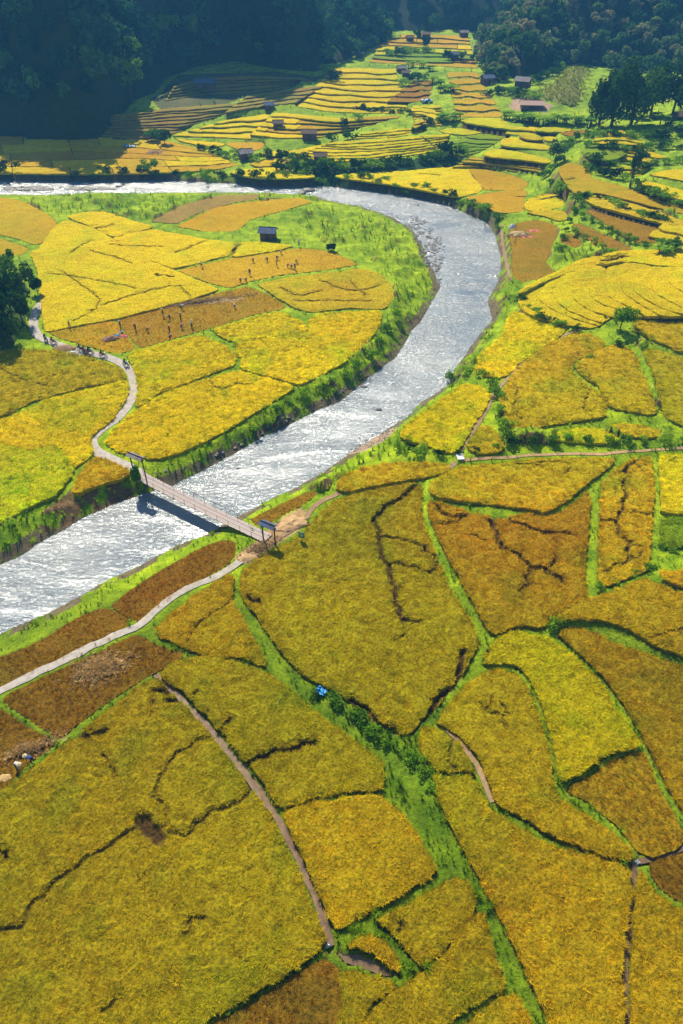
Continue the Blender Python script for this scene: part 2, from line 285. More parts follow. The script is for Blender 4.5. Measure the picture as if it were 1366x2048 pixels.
# --- right bank, stepped up
F(1, 'yellow', 'yellow rice plot close to the river above the small white slab', [(803,864),(850,823),(900,788),(932,768),(974,782),(968,812),(945,845),(925,880),(910,900),(880,896),(840,882),(815,876)])
F(1, 'gold', 'small triangular gold rice plot between the forked footpaths', [(938,890),(968,852),(988,866),(1006,893),(980,902),(948,900)])
F(1.4, 'gold', 'large gold rice field with a wavy crack right of the forked footpath', [(1004,800),(1034,742),(1092,694),(1150,668),(1188,672),(1206,690),(1150,718),(1142,745),(1172,768),(1197,792),(1209,828),(1170,836),(1100,846),(1042,860),(1018,846)])
F(1.8, 'gold', 'orange gold rice plot below the round bush', [(1158,725),(1220,692),(1258,697),(1276,730),(1296,780),(1309,824),(1270,820),(1225,812),(1208,793),(1202,770),(1172,752)])
F(1, 'yellow', 'short yellow rice step above the long dark bank', [(1106,870),(1150,859),(1198,859),(1238,878),(1200,883),(1120,878)])
F(1.2, 'gold', 'short gold rice step at the foot of the lime green strip', [(1222,850),(1280,851),(1318,863),(1310,870),(1244,868)])
F(1.1, 'yellow', 'bright yellow rice plot on the right river bank inside the path bend', [(957,745),(957,716),(1004,672),(1015,642),(1034,622),(1088,641),(1132,656),(1086,690),(1037,723),(1008,751),(977,749)])
F(2.3, 'gold', 'gold rice plot right of the round bush', [(1272,650),(1292,634),(1366,634),(1460,632),(1460,705),(1366,702),(1340,690),(1292,670)])
F(1.8, 'olive', 'olive yellow rice plot at the right edge beyond the lime green strip', [(1292,700),(1340,708),(1366,718),(1460,740),(1460,900),(1366,848),(1334,828),(1322,790),(1304,740)])
ARCS = [[(1085,560),(1062,580),(1040,594),(1052,620),(1094,636),(1150,650),(1195,652)],
 [(1110,548),(1092,570),(1080,590),(1094,607),(1134,628),(1190,646),(1200,648)],
 [(1135,540),(1118,566),(1111,588),(1126,609),(1161,628),(1197,640),(1204,642)],
 [(1165,532),(1152,556),(1147,582),(1155,600),(1182,617),(1217,628),(1222,632)],
 [(1195,525),(1186,556),(1185,588),(1204,603),(1233,614),(1248,622),(1250,628)],
 [(1225,520),(1216,552),(1217,580),(1230,596),(1262,612),(1287,626),(1292,630)],
 [(1258,518),(1245,552),(1249,580),(1271,598),(1300,616),(1319,628),(1325,630)],
 [(1305,535),(1280,556),(1271,574),(1284,590),(1316,609),(1351,622),(1385,628)],
 [(1330,535),(1308,558),(1311,580),(1338,598),(1366,612),(1400,622),(1440,626)],
 [(1365,535),(1343,553),(1348,568),(1366,580),(1400,596),(1440,600),(1480,600)]]
AK = ['mid']*10
AO = 'first second third fourth fifth sixth seventh eighth ninth topmost'.split()
for i, a in enumerate(ARCS):
    z = 1.8+.30*i
    b = ARCS[i+1] if i < 9 else [(1400,520),(1460,560),(1500,580)]
    F(z, AK[i], f'{AO[i]} crescent rice terrace from left in the curved stack above the round bush' if i < 9 else 'topmost crescent rice terrace touching the right edge of the picture', a+b[::-1])
F(2.5, 'mid', 'lower yellow shoulder left above the crescent terraces', [(1038,584),(1060,568),(1120,540),(1160,520),(1205,510),(1200,526),(1135,543),(1085,562)])
F(3.9, 'yellow', 'upper yellow shoulder with dark slits above the crescent terraces', [(1212,508),(1265,500),(1320,500),(1366,495),(1460,480),(1460,540),(1366,530),(1320,528),(1250,520),(1207,526)])
F(1.6, 'brown', 'reddish brown harvested plot where straw and pink sheets lie', [(1022,466),(1036,447),(1080,442),(1113,457),(1103,490),(1090,525),(1108,545),(1080,556),(1060,560),(1030,562),(1027,500)])
F(2.6, 'brown', 'small brown harvested triangle inside lime green hedges', [(1127,468),(1145,472),(1163,486),(1148,494),(1127,490)])
F(3.2, 'brown', 'long brown harvested strip between two lime green hedges', [(1148,447),(1200,466),(1240,485),(1262,500),(1240,508),(1200,494),(1162,470)])
F(4.2, 'brown', 'broad brown harvested strip below the dark hedge on the right', [(1174,420),(1250,432),(1308,447),(1334,465),(1326,478),(1290,486),(1244,470),(1203,440)])
F(5.2, 'gold', 'narrow gold rice strip above the dark hedge on the right', [(1172,393),(1210,388),(1260,404),(1326,425),(1366,440),(1440,455),(1440,462),(1366,452),(1300,438),(1230,420),(1182,405)])
F(6, 'ochre', 'curving orange gold rice terrace right of the roadside bushes', [(1120,337),(1140,326),(1176,336),(1182,356),(1242,372),(1300,392),(1366,408),(1440,420),(1440,438),(1366,426),(1300,410),(1240,395),(1190,384),(1152,386),(1124,350)])
F(7.2, 'yellow', 'yellow rice terrace at the right edge under a bushy bank', [(1278,360),(1310,365),(1366,380),(1450,395),(1450,412),(1366,398),(1305,380)])
F(8.2, 'yellow', 'upper yellow rice terrace at the right edge', [(1300,347),(1330,340),(1366,336),(1450,330),(1450,362),(1366,360),(1332,354)])
F(8.6, 'yellow', 'thin yellow rice step beside the dark round tree', [(1272,296),(1300,301),(1334,314),(1306,313),(1276,303)])
F(8.2, 'yellow', 'lowest thin yellow rice step beside the dark round tree', [(1282,315),(1318,320),(1300,326),(1284,324)])
F(10, 'yellow', 'thin yellow step in the weeds under the big dark trees', [(1210,263),(1250,272),(1264,280),(1228,274)])
F(10.4, 'yellow', 'short yellow step nearest the big dark trees', [(1238,260),(1278,266),(1274,272),(1246,267)])
F(8.4, 'green', 'weedy green slope below the big dark trees', [(1165,300),(1195,270),(1225,280),(1262,290),(1262,300),(1230,318),(1190,318)])
# --- far side of the river
F(.5, 'yellow', 'long yellow rice field on the far bank outside the river bend', [(670,352),(700,346),(780,343),(860,336),(930,333),(945,352),(965,378),(920,392),(870,384),(800,371),(730,361)])
F(.7, 'ochre', 'orange gold rice field next to the long yellow far bank field', [(935,333),(1000,344),(1055,364),(1040,380),(1000,380),(968,378),(948,352)])
F(1.0, 'ochre', 'ochre cut rice plot above the river bend', [(935,396),(1000,384),(1050,380),(1046,402),(1050,420),(1000,425),(978,414)])
F(1.6, 'yellow', 'yellow rice step with slits above the reddish brown plot', [(1052,404),(1090,387),(1140,389),(1146,400),(1112,415),(1062,420)])
F(1.8, 'gold', 'lower gold rice step above the reddish brown plot', [(1058,424),(1110,419),(1132,426),(1126,441),(1088,430)])
F(4, 'yellow', 'yellow shelf with a dark hedge edge right of the ribbed green plots', [(968,306),(992,297),(1040,303),(1098,318),(1094,325),(1040,318),(978,312)])
F(5, 'yellow', 'higher yellow shelf with a dark hedge edge beside the slanting tree', [(1002,285),(1008,276),(1050,276),(1098,291),(1094,298),(1040,294),(1006,290)])
F(6, 'gold', 'small gold shelf under the banana hedge', [(1040,268),(1078,272),(1084,279),(1050,276)])
F(6, 'yellow', 'small yellow shelf left of the slanting lime path', [(1088,272),(1112,274),(1108,281),(1090,279)])
F(4.4, 'lime', 'lime yellow rice plot left of the green ribs', [(880,259),(915,255),(978,261),(932,269),(892,265)])
F(4.2, 'green', 'green rice strip behind the ribbed green plots', [(932,271),(985,266),(1036,273),(1000,278),(950,276)])
F(6.4, 'lime', 'bright lime rice plot below the stacked brown plots', [(925,236),(1005,236),(1020,249),(1060,257),(1030,259),(980,252),(932,244)])
F(7, 'lime', 'lime plot under the banana hedge far right', [(1070,257),(1100,253),(1145,259),(1118,263),(1085,262)])
F(7, 'brown', 'small brown plot beside the lime plot far right', [(1122,265),(1148,260),(1176,264),(1140,272)])
F(.5, 'yellow', 'yellow rice plot on the far bank beside the bright sheet of river', [(462,344),(527,334),(565,337),(630,350),(600,355),(520,355)])
F(1.2, 'yellow', 'yellow rice terrace above the shrubs left of the tin roofed hut', [(352,277),(400,281),(448,286),(436,292),(390,288)])
F(1.3, 'ochre', 'orange rice plot behind the tin roofed hut', [(452,286),(500,284),(528,286),(518,299),(480,299)])
F(1.6, 'yellow', 'thin yellow strip right of the tin roofed hut', [(525,303),(600,298),(655,286),(640,298),(570,309),(535,311)])
F(1.0, 'gold', 'small gold wedge between hut shrubs and the far bank plot', [(500,326),(540,316),(580,318),(560,328),(520,332)])
F(0, 'gold', 'gold rice field running out of the picture at the lower right', [(1512,1700),(1900,1700),(2100,2250),(1530,2250)])
F(0, 'olive', 'olive rice field running out of the picture at the right', [(1510,1370),(1900,1360),(1950,1680),(1512,1680)])
F(.5, 'gold', 'gold rice field running out of the picture beyond the green strips', [(1492,900),(1900,880),(1900,1340),(1494,1340)])
F(1.5, 'yellow', 'yellow rice field running out of the picture at the upper right', [(1480,640),(1850,630),(1880,860),(1480,860)])
F(0, 'olive', 'olive rice field running out of the picture at the lower left', [(-140,1690),(-600,1700),(-700,2260),(-205,2250)])
F(0, 'gold', 'gold rice field running out of the picture at the left', [(-100,860),(-500,860),(-560,1100),(-100,1060)])
TERR = []
def T(bottom, top, n, z0, z1, kinds, label, splits=1, gap=.2): TERR.append((bottom, top, n, z0, z1, kinds, label, splits, gap))
T([(-60,345),(120,347),(280,346),(420,341),(478,330)], [(-60,262),(120,260),(230,262),(330,280),(400,296)], 6, .2, .8, ['yellow','ochre','gold','ochre','yellow','ochre','gold'], 'plot in the flat mosaic beyond the left river', 5, .05)
T([(345,270),(400,272),(450,274),(505,277)], [(455,238),(480,233),(510,230),(545,223)], 4, 1.8, 4, ['yellow','yellow','gold'], 'yellow terrace curving below the mountain shadow', 1, .17)
T([(500,268),(560,275),(640,274),(712,262)], [(552,222),(600,226),(690,234),(810,230)], 5, 2.8, 5.2, ['yellow','gold','ochre'], 'orange yellow terrace behind the open huts', 2, .2)
T([(590,211),(655,222),(720,225),(818,226)], [(672,133),(720,133),(760,134),(790,134)], 8, 5, 9.5, ['yellow','yellow','ochre'], 'stepped terrace climbing the valley left of the stream', 1, .26)
T([(700,277),(790,273),(850,263)], [(735,262),(790,256),(840,253)], 3, 3.6, 4.4, ['yellow'], 'thin yellow step above the fan of terraces', 1, .25)
T([(578,311),(640,322),(720,321),(800,312),(860,303),(890,298)], [(665,283),(720,279),(800,274),(870,268),(900,266)], 7, 2, 4.4, ['yellow'], 'long narrow yellow terrace in the fan over the dark bank', 1, .12)
T([(898,303),(925,311),(960,303)], [(890,282),(930,276),(1000,281)], 4, 3, 4, ['green'], 'green ribbed terrace right of the yellow fan', 1, .22)
T([(905,333),(960,331),(1040,343),(1090,352)], [(945,312),(980,318),(1040,328),(1080,334)], 4, 1.2, 2.6, ['gold','ochre'], 'narrow gold step under the dark hedge shelf', 1, .3)
T([(140,262),(250,274),(330,274),(400,252),(450,238)], [(190,232),(280,222),(360,212),(450,206),(570,203)], 9, 1.5, 6, ['shaded_rice'], 'shaded terrace at the foot of the dark mountain', 1, .25)
T([(450,224),(530,210),(590,205)], [(500,186),(580,176),(655,166)], 4, 6.2, 7.6, ['shaded_rice'], 'shaded upper terrace under the ridge', 1, .3)
T([(330,200),(400,188),(500,184),(645,166)], [(350,168),(420,152),(500,148),(600,154)], 5, 6.4, 9.4, ['shaded_rice','green','brown'], 'shaded hillside terrace round the stilt house', 1, .35)
T([(1165,320),(1230,324),(1300,332)], [(1192,272),(1240,270),(1290,278)], 7, 7.2, 10, ['green','ochre','lime','yellow'], 'narrow weedy step below the huge dark trees', 1, .3)
T([(1010,266),(1060,270),(1110,276)], [(1030,250),(1070,250),(1120,256)], 2, 5.6, 6.4, ['lime','yellow'], 'lime step under the banana row', 1, .3)
T([(1200,345),(1250,352),(1290,350)], [(1195,326),(1240,330),(1300,332)], 3, 5.8, 7, ['lime','yellow'], 'thin lime step behind the creeper tree', 1, .3)
T([(828,238),(860,236),(888,232)], [(826,208),(856,208),(880,208)], 4, 5.2, 6.6, ['ochre','yellow'], 'little gold step between stream and banana clump', 1, .3)
T([(1300,470),(1350,480),(1400,490)], [(1335,440),(1370,450),(1420,458)], 2, 4.6, 5.2, ['yellow'], 'yellow step at the right edge by the bright hedge', 1, .3)
T([(-60,250),(60,252),(130,256)], [(-60,242),(60,242),(130,250)], 2, 1.4, 2, ['shaded_rice'], 'shaded strip under the trees at the left edge', 1, .3)
T([(914,233),(960,234),(1008,234)], [(893,140),(930,140),(950,140)], 7, 6.2, 9.5, ['ochre','brown','ochre'], 'brown cut plot in the stack beside the farmhouses', 1, .32)
T([(775,203),(820,204),(858,201)], [(828,160),(850,158),(868,157)], 4, 6.8, 8.4, ['brown','brown'], 'small brown step between stream and bananas', 1, .3)
T([(820,226),(850,228),(878,240)], [(815,214),(850,214),(868,216)], 2, 6, 6.4, ['yellow'], 'small yellow plot by the stream under the shrubs', 1, .2)
T([(740,124),(840,130),(955,136)], [(772,66),(850,66),(935,70)], 7, 9.5, 13, ['ochre','lime','ochre','green','yellow'], 'small far plot at the head of the valley', 2, .28)
T([(824,258),(850,248),(885,250)], [(830,240),(850,236),(880,242)], 2, 5.2, 5.6, ['gold'], 'gold plot right of the stream bend', 1, .2)
# --- inside the river loop
F(0, 'yellow', 'vast orange yellow rice field in the river loop beside the dark trees', [(92,660),(84,600),(77,540),(62,505),(80,495),(110,452),(130,440),(190,457),(222,477),(250,492),(300,522),(348,540),(436,578),(398,590),(330,610),(235,634),(150,649)])
F(0, 'yellow', 'bright yellow rice field at the middle of the river loop', [(228,476),(260,465),(310,458),(420,480),(470,484),(474,496),(458,508),(350,535),(302,519),(252,489)])
F(0, 'yellow', 'narrow yellow rice strip in front of the blue roofed hut', [(476,484),(520,482),(585,490),(556,498),(468,512),(462,508),(480,494)])
F(0, 'yellow', 'yellow rice plot below the weedy lime land by the far river', [(140,430),(200,422),(262,440),(304,453),(250,465),(228,472),(190,454),(150,438)])
F(-.05, 'ochre', 'half cut orange rice plot full of harvesters near the blue roofed hut', [(360,541),(470,516),(600,497),(650,502),(690,516),(712,529),(650,539),(560,549),(500,561),(462,575),(418,564)])
F(-.05, 'tan', 'brown cut plot with straw windrows and harvesters between yellow fields', [(238,640),(350,607),(440,587),(495,575),(538,592),(572,615),(556,619),(500,630),(430,653),(378,667),(282,695),(268,680)], sm=False)
F(-.05, 'ochre', 'olive brown cut plot with the blue and pink sheets beside the road', [(100,664),(160,654),(226,643),(247,665),(268,697),(240,706),(200,698),(120,674)], sm=False)
F(-.05, 'olive', 'partly flattened olive rice plot near the grassy river tip', [(518,567),(560,557),(650,546),(720,537),(757,546),(782,570),(787,595),(767,615),(700,613),(622,622),(587,612),(552,590)])
F(0, 'yellow', 'yellow rice plot between the straw windrows and the thin seam', [(428,658),(500,638),(560,624),(606,645),(613,660),(560,668),(470,682),(442,670)])
F(0, 'yellow', 'flat yellow rice sliver under the thin seam', [(474,686),(560,673),(614,664),(610,688),(560,702),(478,713)])
F(0, 'yellow', 'sunny yellow rice field along the grassy inner river bank', [(619,640),(642,627),(762,622),(757,650),(727,690),(677,729),(600,767),(485,735),(484,717),(560,706),(615,692),(622,662)])
F(0, 'yellow', 'yellow green rice field east of the road bend with a weedy notch', [(256,712),(272,702),(350,682),(400,670),(445,690),(470,710),(466,728),(400,752),(310,786),(275,812),(280,770),(272,736)])
F(0, 'yellow', 'large yellow rice field between the road curve and the left bridge gate', [(214,884),(238,850),(272,822),(330,788),(410,758),(480,741),(586,773),(540,803),(450,858),(370,897),(310,915),(244,902)])
F(0, 'olive', 'olive cut plot below the road with straw and a pale sheet', [(62,700),(120,702),(200,722),(240,737),(250,755),(160,773),(60,800),(10,828),(-90,850),(-90,700)])
F(0, 'yellow', 'yellow rice field at the left edge west of the road curve', [(-90,860),(10,838),(100,798),(180,778),(253,759),(252,790),(224,833),(176,873),(184,903),(150,932),(112,882),(60,897),(0,883),(-90,898)])
F(0, 'lime', 'lime yellow rice field at the left edge above the shaded river bank', [(-90,905),(0,888),(60,901),(108,888),(146,937),(128,965),(108,990),(60,1010),(0,1045),(-90,1075)])
F(0, 'gold', 'small gold rice triangle west of the left bridge gate', [(192,914),(256,938),(243,955),(190,970),(147,987),(153,960)])
F(.1, 'ochre', 'orange gold rice plot with a grassy rim near the far river', [(357,452),(430,416),(520,401),(600,396),(622,404),(560,422),(500,438),(470,462),(410,462)], sm=False)
F(.1, 'ochre', 'dull orange plot at the left edge near the far river', [(-90,395),(30,400),(90,427),(112,450),(98,470),(75,488),(40,478),(0,468),(-90,455)])
F(.1, 'ochre', 'small orange plot at the left edge above the dark trees', [(-90,470),(0,478),(56,498),(40,510),(-90,505)])
F(.1, 'stubble', 'pinkish weedy strip near the far river behind the orange plot', [(305,442),(362,411),(440,391),(540,388),(515,397),(470,404),(400,424),(350,447)], sm=False)
# --- gaps, cracks and trodden tracks in the crop: (half width in m, points)
CRACKS = [
 (.32,[(508,1582),(470,1605),(430,1625),(395,1650),(365,1672),(330,1660),(290,1650),(255,1665),(215,1700),(160,1725),(100,1775),(65,1805),(55,1845),(10,1860),(-20,1850)]),
 (.28,[(420,1475),(375,1495),(350,1515),(332,1545),(317,1585),(332,1605),(333,1640)]),
 (.25,[(300,1400),(303,1425)]),(.25,[(210,1505),(225,1530),(235,1550)]),(.4,[(150,1475),(185,1468),(212,1462)]),(.3,[(380,1850),(410,1830)]),(.25,[(205,2010),(245,1990)]),
 (.4,[(310,1382),(332,1378)]),(.35,[(328,1406),(357,1402)]),(.25,[(370,1870),(385,1850)]),(.35,[(0,1700),(16,1715)]),
 (.45,[(490,1527),(540,1507),(600,1490),(626,1480)]),(.35,[(440,1455),(457,1440)]),(.25,[(380,1395),(400,1380)]),
 (.3,[(790,1835),(810,1845),(800,1860)]),
 (.3,[(905,1480),(900,1510),(912,1550)]),(.3,[(960,1405),(975,1420),(1000,1425)]),(.22,[(985,1390),(975,1420)]),(.22,[(1010,1430),(1015,1450)]),(.22,[(1000,1410),(1020,1425)]),
 (.2,[(982,1302),(970,1324)]),(.2,[(1300,1282),(1366,1268)]),
 (.45,[(842,965),(815,982),(790,1000),(755,1025),(748,1045),(758,1075),(760,1110),(775,1140),(790,1190),(795,1220),(815,1240)]),
 (.3,[(765,1070),(800,1078),(830,1085),(850,1110)]),(.33,[(775,1128),(820,1130),(870,1142),(865,1112),(850,1092)]),(.25,[(815,1240),(842,1242)]),(.22,[(805,1240),(812,1268),(795,1280)]),
 (.5,[(927,1298),(920,1340),(905,1370),(880,1395),(850,1440)]),(.5,[(490,1195),(517,1208)]),(.35,[(700,1397),(740,1422),(770,1450),(805,1470)]),(.22,[(545,1290),(600,1348)]),
 (.4,[(870,1010),(885,1030),(920,1035),(960,1020),(985,1018),(995,1032),(1040,1050),(1085,1065),(1132,1067)]),(.35,[(875,1050),(910,1048),(930,1030)]),
 (.42,[(985,1030),(988,1060),(1005,1095),(1040,1115),(1060,1135),(1090,1140),(1132,1172)]),(.33,[(1055,1140),(1052,1170),(1042,1185)]),(.33,[(1080,1140),(1105,1130),(1108,1112)]),
 (.2,[(945,1070),(970,1085)]),(.2,[(1108,1070),(1108,1085)]),
 (.22,[(1075,927),(1130,932),(1130,957)]),(.2,[(1030,930),(1080,935)]),
 (.36,[(1275,915),(1268,930),(1250,940),(1238,950)]),(.3,[(1268,930),(1287,945)]),(.36,[(1252,935),(1248,980),(1245,1020),(1225,1045),(1200,1045)]),(.28,[(1245,1028),(1300,1032)]),
 (.33,[(1225,1045),(1240,1075),(1255,1095),(1250,1125)]),(.3,[(1255,1095),(1280,1100),(1280,1122)]),(.3,[(1280,1120),(1240,1130),(1210,1147)]),(.2,[(1335,925),(1366,920)]),
 (.9,[(276,1640),(290,1652),(306,1662),(320,1678)]),
 (.22,[(465,1205),(430,1225),(395,1255),(372,1285)]),
 (.3,[(1035,790),(1030,830),(1040,860)]),(.25,[(1145,725),(1170,760),(1175,800),(1160,832)]),
 (.28,[(420,750),(425,770),(450,775),(470,768),(497,770)]),(.22,[(470,690),(400,672)]),(.2,[(140,505),(180,480)]),(.2,[(180,500),(235,515),(262,525)]),(.2,[(220,488),(290,492),(320,492)]),
 (.25,[(310,548),(345,552)]),(.2,[(350,505),(400,485),(425,478)]),(.25,[(455,515),(478,485)]),(.25,[(190,455),(225,450)]),(.2,[(0,735),(30,750),(50,760),(100,772)]),
 (.18,[(100,545),(200,560),(270,575)]),(.18,[(200,610),(340,570),(380,590)]),(.15,[(150,640),(200,600),(120,540)]),
 (.22,[(560,575),(600,590),(640,580)]),(.22,[(640,560),(700,580),(760,570)]),(.2,[(590,600),(660,600),(740,600)]),(.2,[(700,560),(730,590)]),
 (.22,[(1030,450),(1030,500)]),(.3,[(840,300),(870,310)]),(.25,[(1035,398),(1055,398)]),(.25,[(840,350),(880,352)]),
 (.25,[(1180,548),(1240,545)]),(.3,[(1195,556),(1235,548)]),
 (.3,[(1060,405),(1110,395)]),(.3,[(1080,410),(1140,398)]),
]
RIVER = [(-120,1328),(0,1272),(60,1242),(150,1202),(200,1166),(280,1131),(350,1096),(410,1071),(470,1036),(540,1001),(600,970),(650,941),(690,912),(740,880),(790,852),(830,815),(870,785),(900,765),(906,740),(930,710),(960,670),(985,640),(975,615),(985,585),(1000,560),(1003,520),(990,470),(970,442),(930,426),(890,406),(840,386),(780,379),(700,376),(620,371),(500,369),(430,366),(300,359),(150,353),(0,353),(-150,352),
 (-150,386),(0,389),(100,389),(200,385),(330,384),(430,385),(520,385),(600,387),(650,399),(720,413),(785,435),(825,462),(845,492),(860,530),(880,575),(862,600),(835,650),(810,690),(790,715),(740,755),(680,800),(620,827),(560,858),(500,888),(430,926),(380,952),(340,976),(300,986),(240,1006),(180,1031),(120,1061),(80,1086),(40,1112),(-120,1180)]
ROADS = [ # name, width, material, z offset, label, points
 ('concrete_road', 1.75, 'concrete', [(84,592),(86,602),(74,620),(67,642),(70,662),(82,676),(112,688),(150,700),(210,714),(242,727),(262,745),(269,770),(260,803),(236,835),(202,860),(183,880),(191,901),(226,920),(256,934),(276,944)]),
 ('dirt_path', .95, 'concrete', [(-90,1430),(0,1383),(60,1353),(130,1320),(190,1290),(240,1268),(280,1250),(330,1205),(380,1175),(440,1150),(478,1126),(500,1113)]),
 ('footpath', .7, 'dirt', [(540,1085),(580,1062),(610,1040),(630,1012),(670,990),(740,972),(850,957),(885,946),(912,925)]),
 ('footpath', .75, 'dirt', [(918,916),(930,885),(962,838),(985,795),(1020,752),(1060,715),(1100,685),(1152,661),(1200,646)]),
 ('footpath', .5, 'dirt', [(1021,562),(1012,520),(1006,490),(1003,465),(1006,448)]),
 ('footpath', .5, 'sand', [(920,921),(1000,916),(1060,911),(1130,908),(1200,909),(1260,903),(1366,896)]),
 ('muddy_ditch', .66, 'mud', [(312,1350),(345,1385),(422,1465),(492,1550),(562,1650),(612,1750),(642,1830),(660,1895)]),
 ('footpath', .5, 'dirt', [(878,1446),(915,1480),(950,1525),(985,1605)]),
 ('muddy_ditch', .42, 'mud', [(1268,1726),(1262,1800),(1254,1880),(1250,1960),(1254,2060),(1256,2200)]),
 ('muddy_ditch', .5, 'mud', [(1275,1725),(1320,1715),(1366,1697),(1450,1675)]),
 ('footpath', .8, 'concrete', [(822,140),(815,150),(835,163),(860,170)]),
]
# ---------------------------------------------------------------- ground levels on a grid that is finer near the drone
NR, NC = 610, 540
YJ = 48*np.exp(.0044*np.arange(NR))-41
def Wd(y): return .50*y+40
UU = np.linspace(-1, 1, NC)
GX = UU[None, :]*Wd(YJ)[:, None]; GY = np.repeat(YJ[:, None], NC, 1)
LEV = np.full(GX.shape, np.nan); OWN = np.full(GX.shape, -1)
def rowcol(x, y):
    j = np.log((y+41)/48)/.0044; u = x/Wd(y); return j, (u+1)*.5*(NC-1)
def paint(poly, fn):
    j, c = rowcol(poly[:, 0], poly[:, 1]); j0, j1 = max(0, int(j.min())-1), min(NR, int(j.max())+2); c0, c1 = max(0, int(c.min())-1), min(NC, int(c.max())+2)
    if j1 <= j0 or c1 <= c0: return
    s = (slice(j0, j1), slice(c0, c1)); m = inside(poly, GX[s], GY[s]); fn(s, m)
def grow(p, d):
    if d == 0: return p
    p = resample(p, 1.2, True); a = np.roll(p, -1, 0)-np.roll(p, 1, 0); a /= np.hypot(*a.T)[:, None]+1e-9; n = np.c_[a[:, 1], -a[:, 0]]
    if np.dot(p[:, 0], np.roll(p[:, 1], -1))-np.dot(p[:, 1], np.roll(p[:, 0], -1)) < 0: n = -n
    return p+n*d
# split the terrace runs into single plots
ORD = ['lowest','second','third','fourth','fifth','sixth','seventh','eighth','topmost']
for (bo, to, n_, z0, z1, kinds, label, sp, gap) in TERR:
    bo = resample(bo, 1); to = resample(to, 1); t = np.linspace(0, 1, 33)
    ip = lambda c: np.c_[np.interp(t*(len(c)-1), range(len(c)), c[:, 0]), np.interp(t*(len(c)-1), range(len(c)), c[:, 1])]
    bo, to = ip(bo), ip(to); rr = random.Random(hash(label) % 1 + len(label))
    for k in range(n_):
        wob = .10*np.sin(t*7+k*1.7)+.07*np.sin(t*13+k*2.9)
        f0 = np.clip((k+wob*(k > 0))/n_, 0, 1); w1 = .10*np.sin(t*7+(k+1)*1.7)+.07*np.sin(t*13+(k+1)*2.9)
        f1 = np.clip((k+1-gap+w1*(k < n_-1))/n_, 0, 1)
        A = bo+(to-bo)*f0[:, None]; B = bo+(to-bo)*f1[:, None]
        cuts = [0]+sorted(rr.uniform(.1, .9) for _ in range(sp-1))+[1] if sp <= 2 else [0]+[min(.97, max(.03, (q+rr.uniform(-.3, .3))/sp)) for q in range(1, sp)]+[1]
        for q in range(sp):
            a, b = int(cuts[q]*32), int(cuts[q+1]*32)
            if b-a < 3: continue
            a2 = a+(0 if q == 0 else 0); aa = A[a2:b+1]; bb = B[a2:b+1]
            if sp > 1 and q > 0: aa = aa.copy(); bb = bb.copy(); aa[0, 0] += 2; bb[0, 0] += 2
            o = 'topmost' if k == n_-1 else ORD[k]
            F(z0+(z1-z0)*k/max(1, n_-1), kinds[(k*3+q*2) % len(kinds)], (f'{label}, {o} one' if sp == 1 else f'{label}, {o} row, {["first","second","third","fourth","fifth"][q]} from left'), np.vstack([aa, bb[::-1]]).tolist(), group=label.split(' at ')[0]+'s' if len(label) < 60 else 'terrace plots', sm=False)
def pts_y(f): return float(np.mean([p[1] for p in f['pts']]))
for i, f in enumerate(FIELDS):
    f['sm'] = f['sm'] and not (470 < pts_y(f) < 925 and np.mean([q_[0] for q_ in f['pts']]) < 800)
    h = CROP_H.get(f['k'], .62 if pts_y(f) > 900 else .50 if pts_y(f) > 420 else .42); f['h'] = h; pts = f['pts']
    px = smooth(pts, True, 3) if f['sm'] else np.array(pts, float)
    f['poly'] = grow(PP(px, f['z']+h), .04 if pts_y(f) > 900 else .32 if pts_y(f) > 380 else 0)
    f['D'] = float(np.hypot(np.hypot(*f['poly'].mean(0)), H))
    def fn(s, m, i=i, z=f['z']-.06):
        L = LEV[s]; O = OWN[s]; mm = m & (np.isnan(L) | (L < z)); L[mm] = z; O[mm] = i
    paint(f['poly'], fn)
FINE = LEV.copy()
RIV = PP(smooth(RIVER[:50], False, 3).tolist(), -1.7) if False else PP(RIVER, -1.7)
RIV = resample(RIV, 2.0, True); RIV += (np.c_[fbm(RIV[:, 0], RIV[:, 1], 6, 5), fbm(RIV[:, 0], RIV[:, 1], 6, 9)]-.5)*1.6
rm = np.zeros(GX.shape, bool)
def fn(s, m): rm[s] |= m
paint(RIV, fn)
dR = segdist(RIV, GX, GY, True)
LEV[rm & (OWN < 0)] = np.maximum(-2.9, -1.72-.45*dR)[rm & (OWN < 0)]
# shelf of bank just outside the water
sh = (~rm) & (dR < .5) & (OWN < 0); LEV[sh] = -1.55
# control points for land that carries no plot: (pixel, level)
CTRL = [(683, 70, 13), (900, 60, 14), (1010, 130, 9), (1060, 212, 8.5), (1040, 175, 9.5), (1120, 240, 8), (1200, 250, 9), (1300, 250, 10.5), (1366, 300, 9.5), (1366, 240, 12), (1130, 360, 4.5), (1120, 300, 5), (1180, 260, 8),
        (1366, 180, 14), (-100, 250, 2), (0, 720, 0.3), (10, 640, 2.2), (-60, 600, 3.5), (40, 600, .8), (20, 540, 2), (430, 190, 6.2), (430, 160, 8.5), (560, 160, 8), (320, 190, 5), (860, 240, 5.4), (230, 245, 2.6), (640, 160, 8.4), (900, 100, 11.4), (640, 300, 2.2), (1000, 200, 8), (700, 90, 11),
        (330, 400, -.2), (620, 420, -.3), (700, 460, -.4), (780, 520, -.6), (750, 700, -.5), (560, 840, -.4), (200, 1180, -.5), (690, 960, -.3), (820, 900, -.4), (1000, 900, .2), (-200, 1000, 0), (-200, 1500, 0), (1600, 1000, .8), (1600, 1500, 0)]
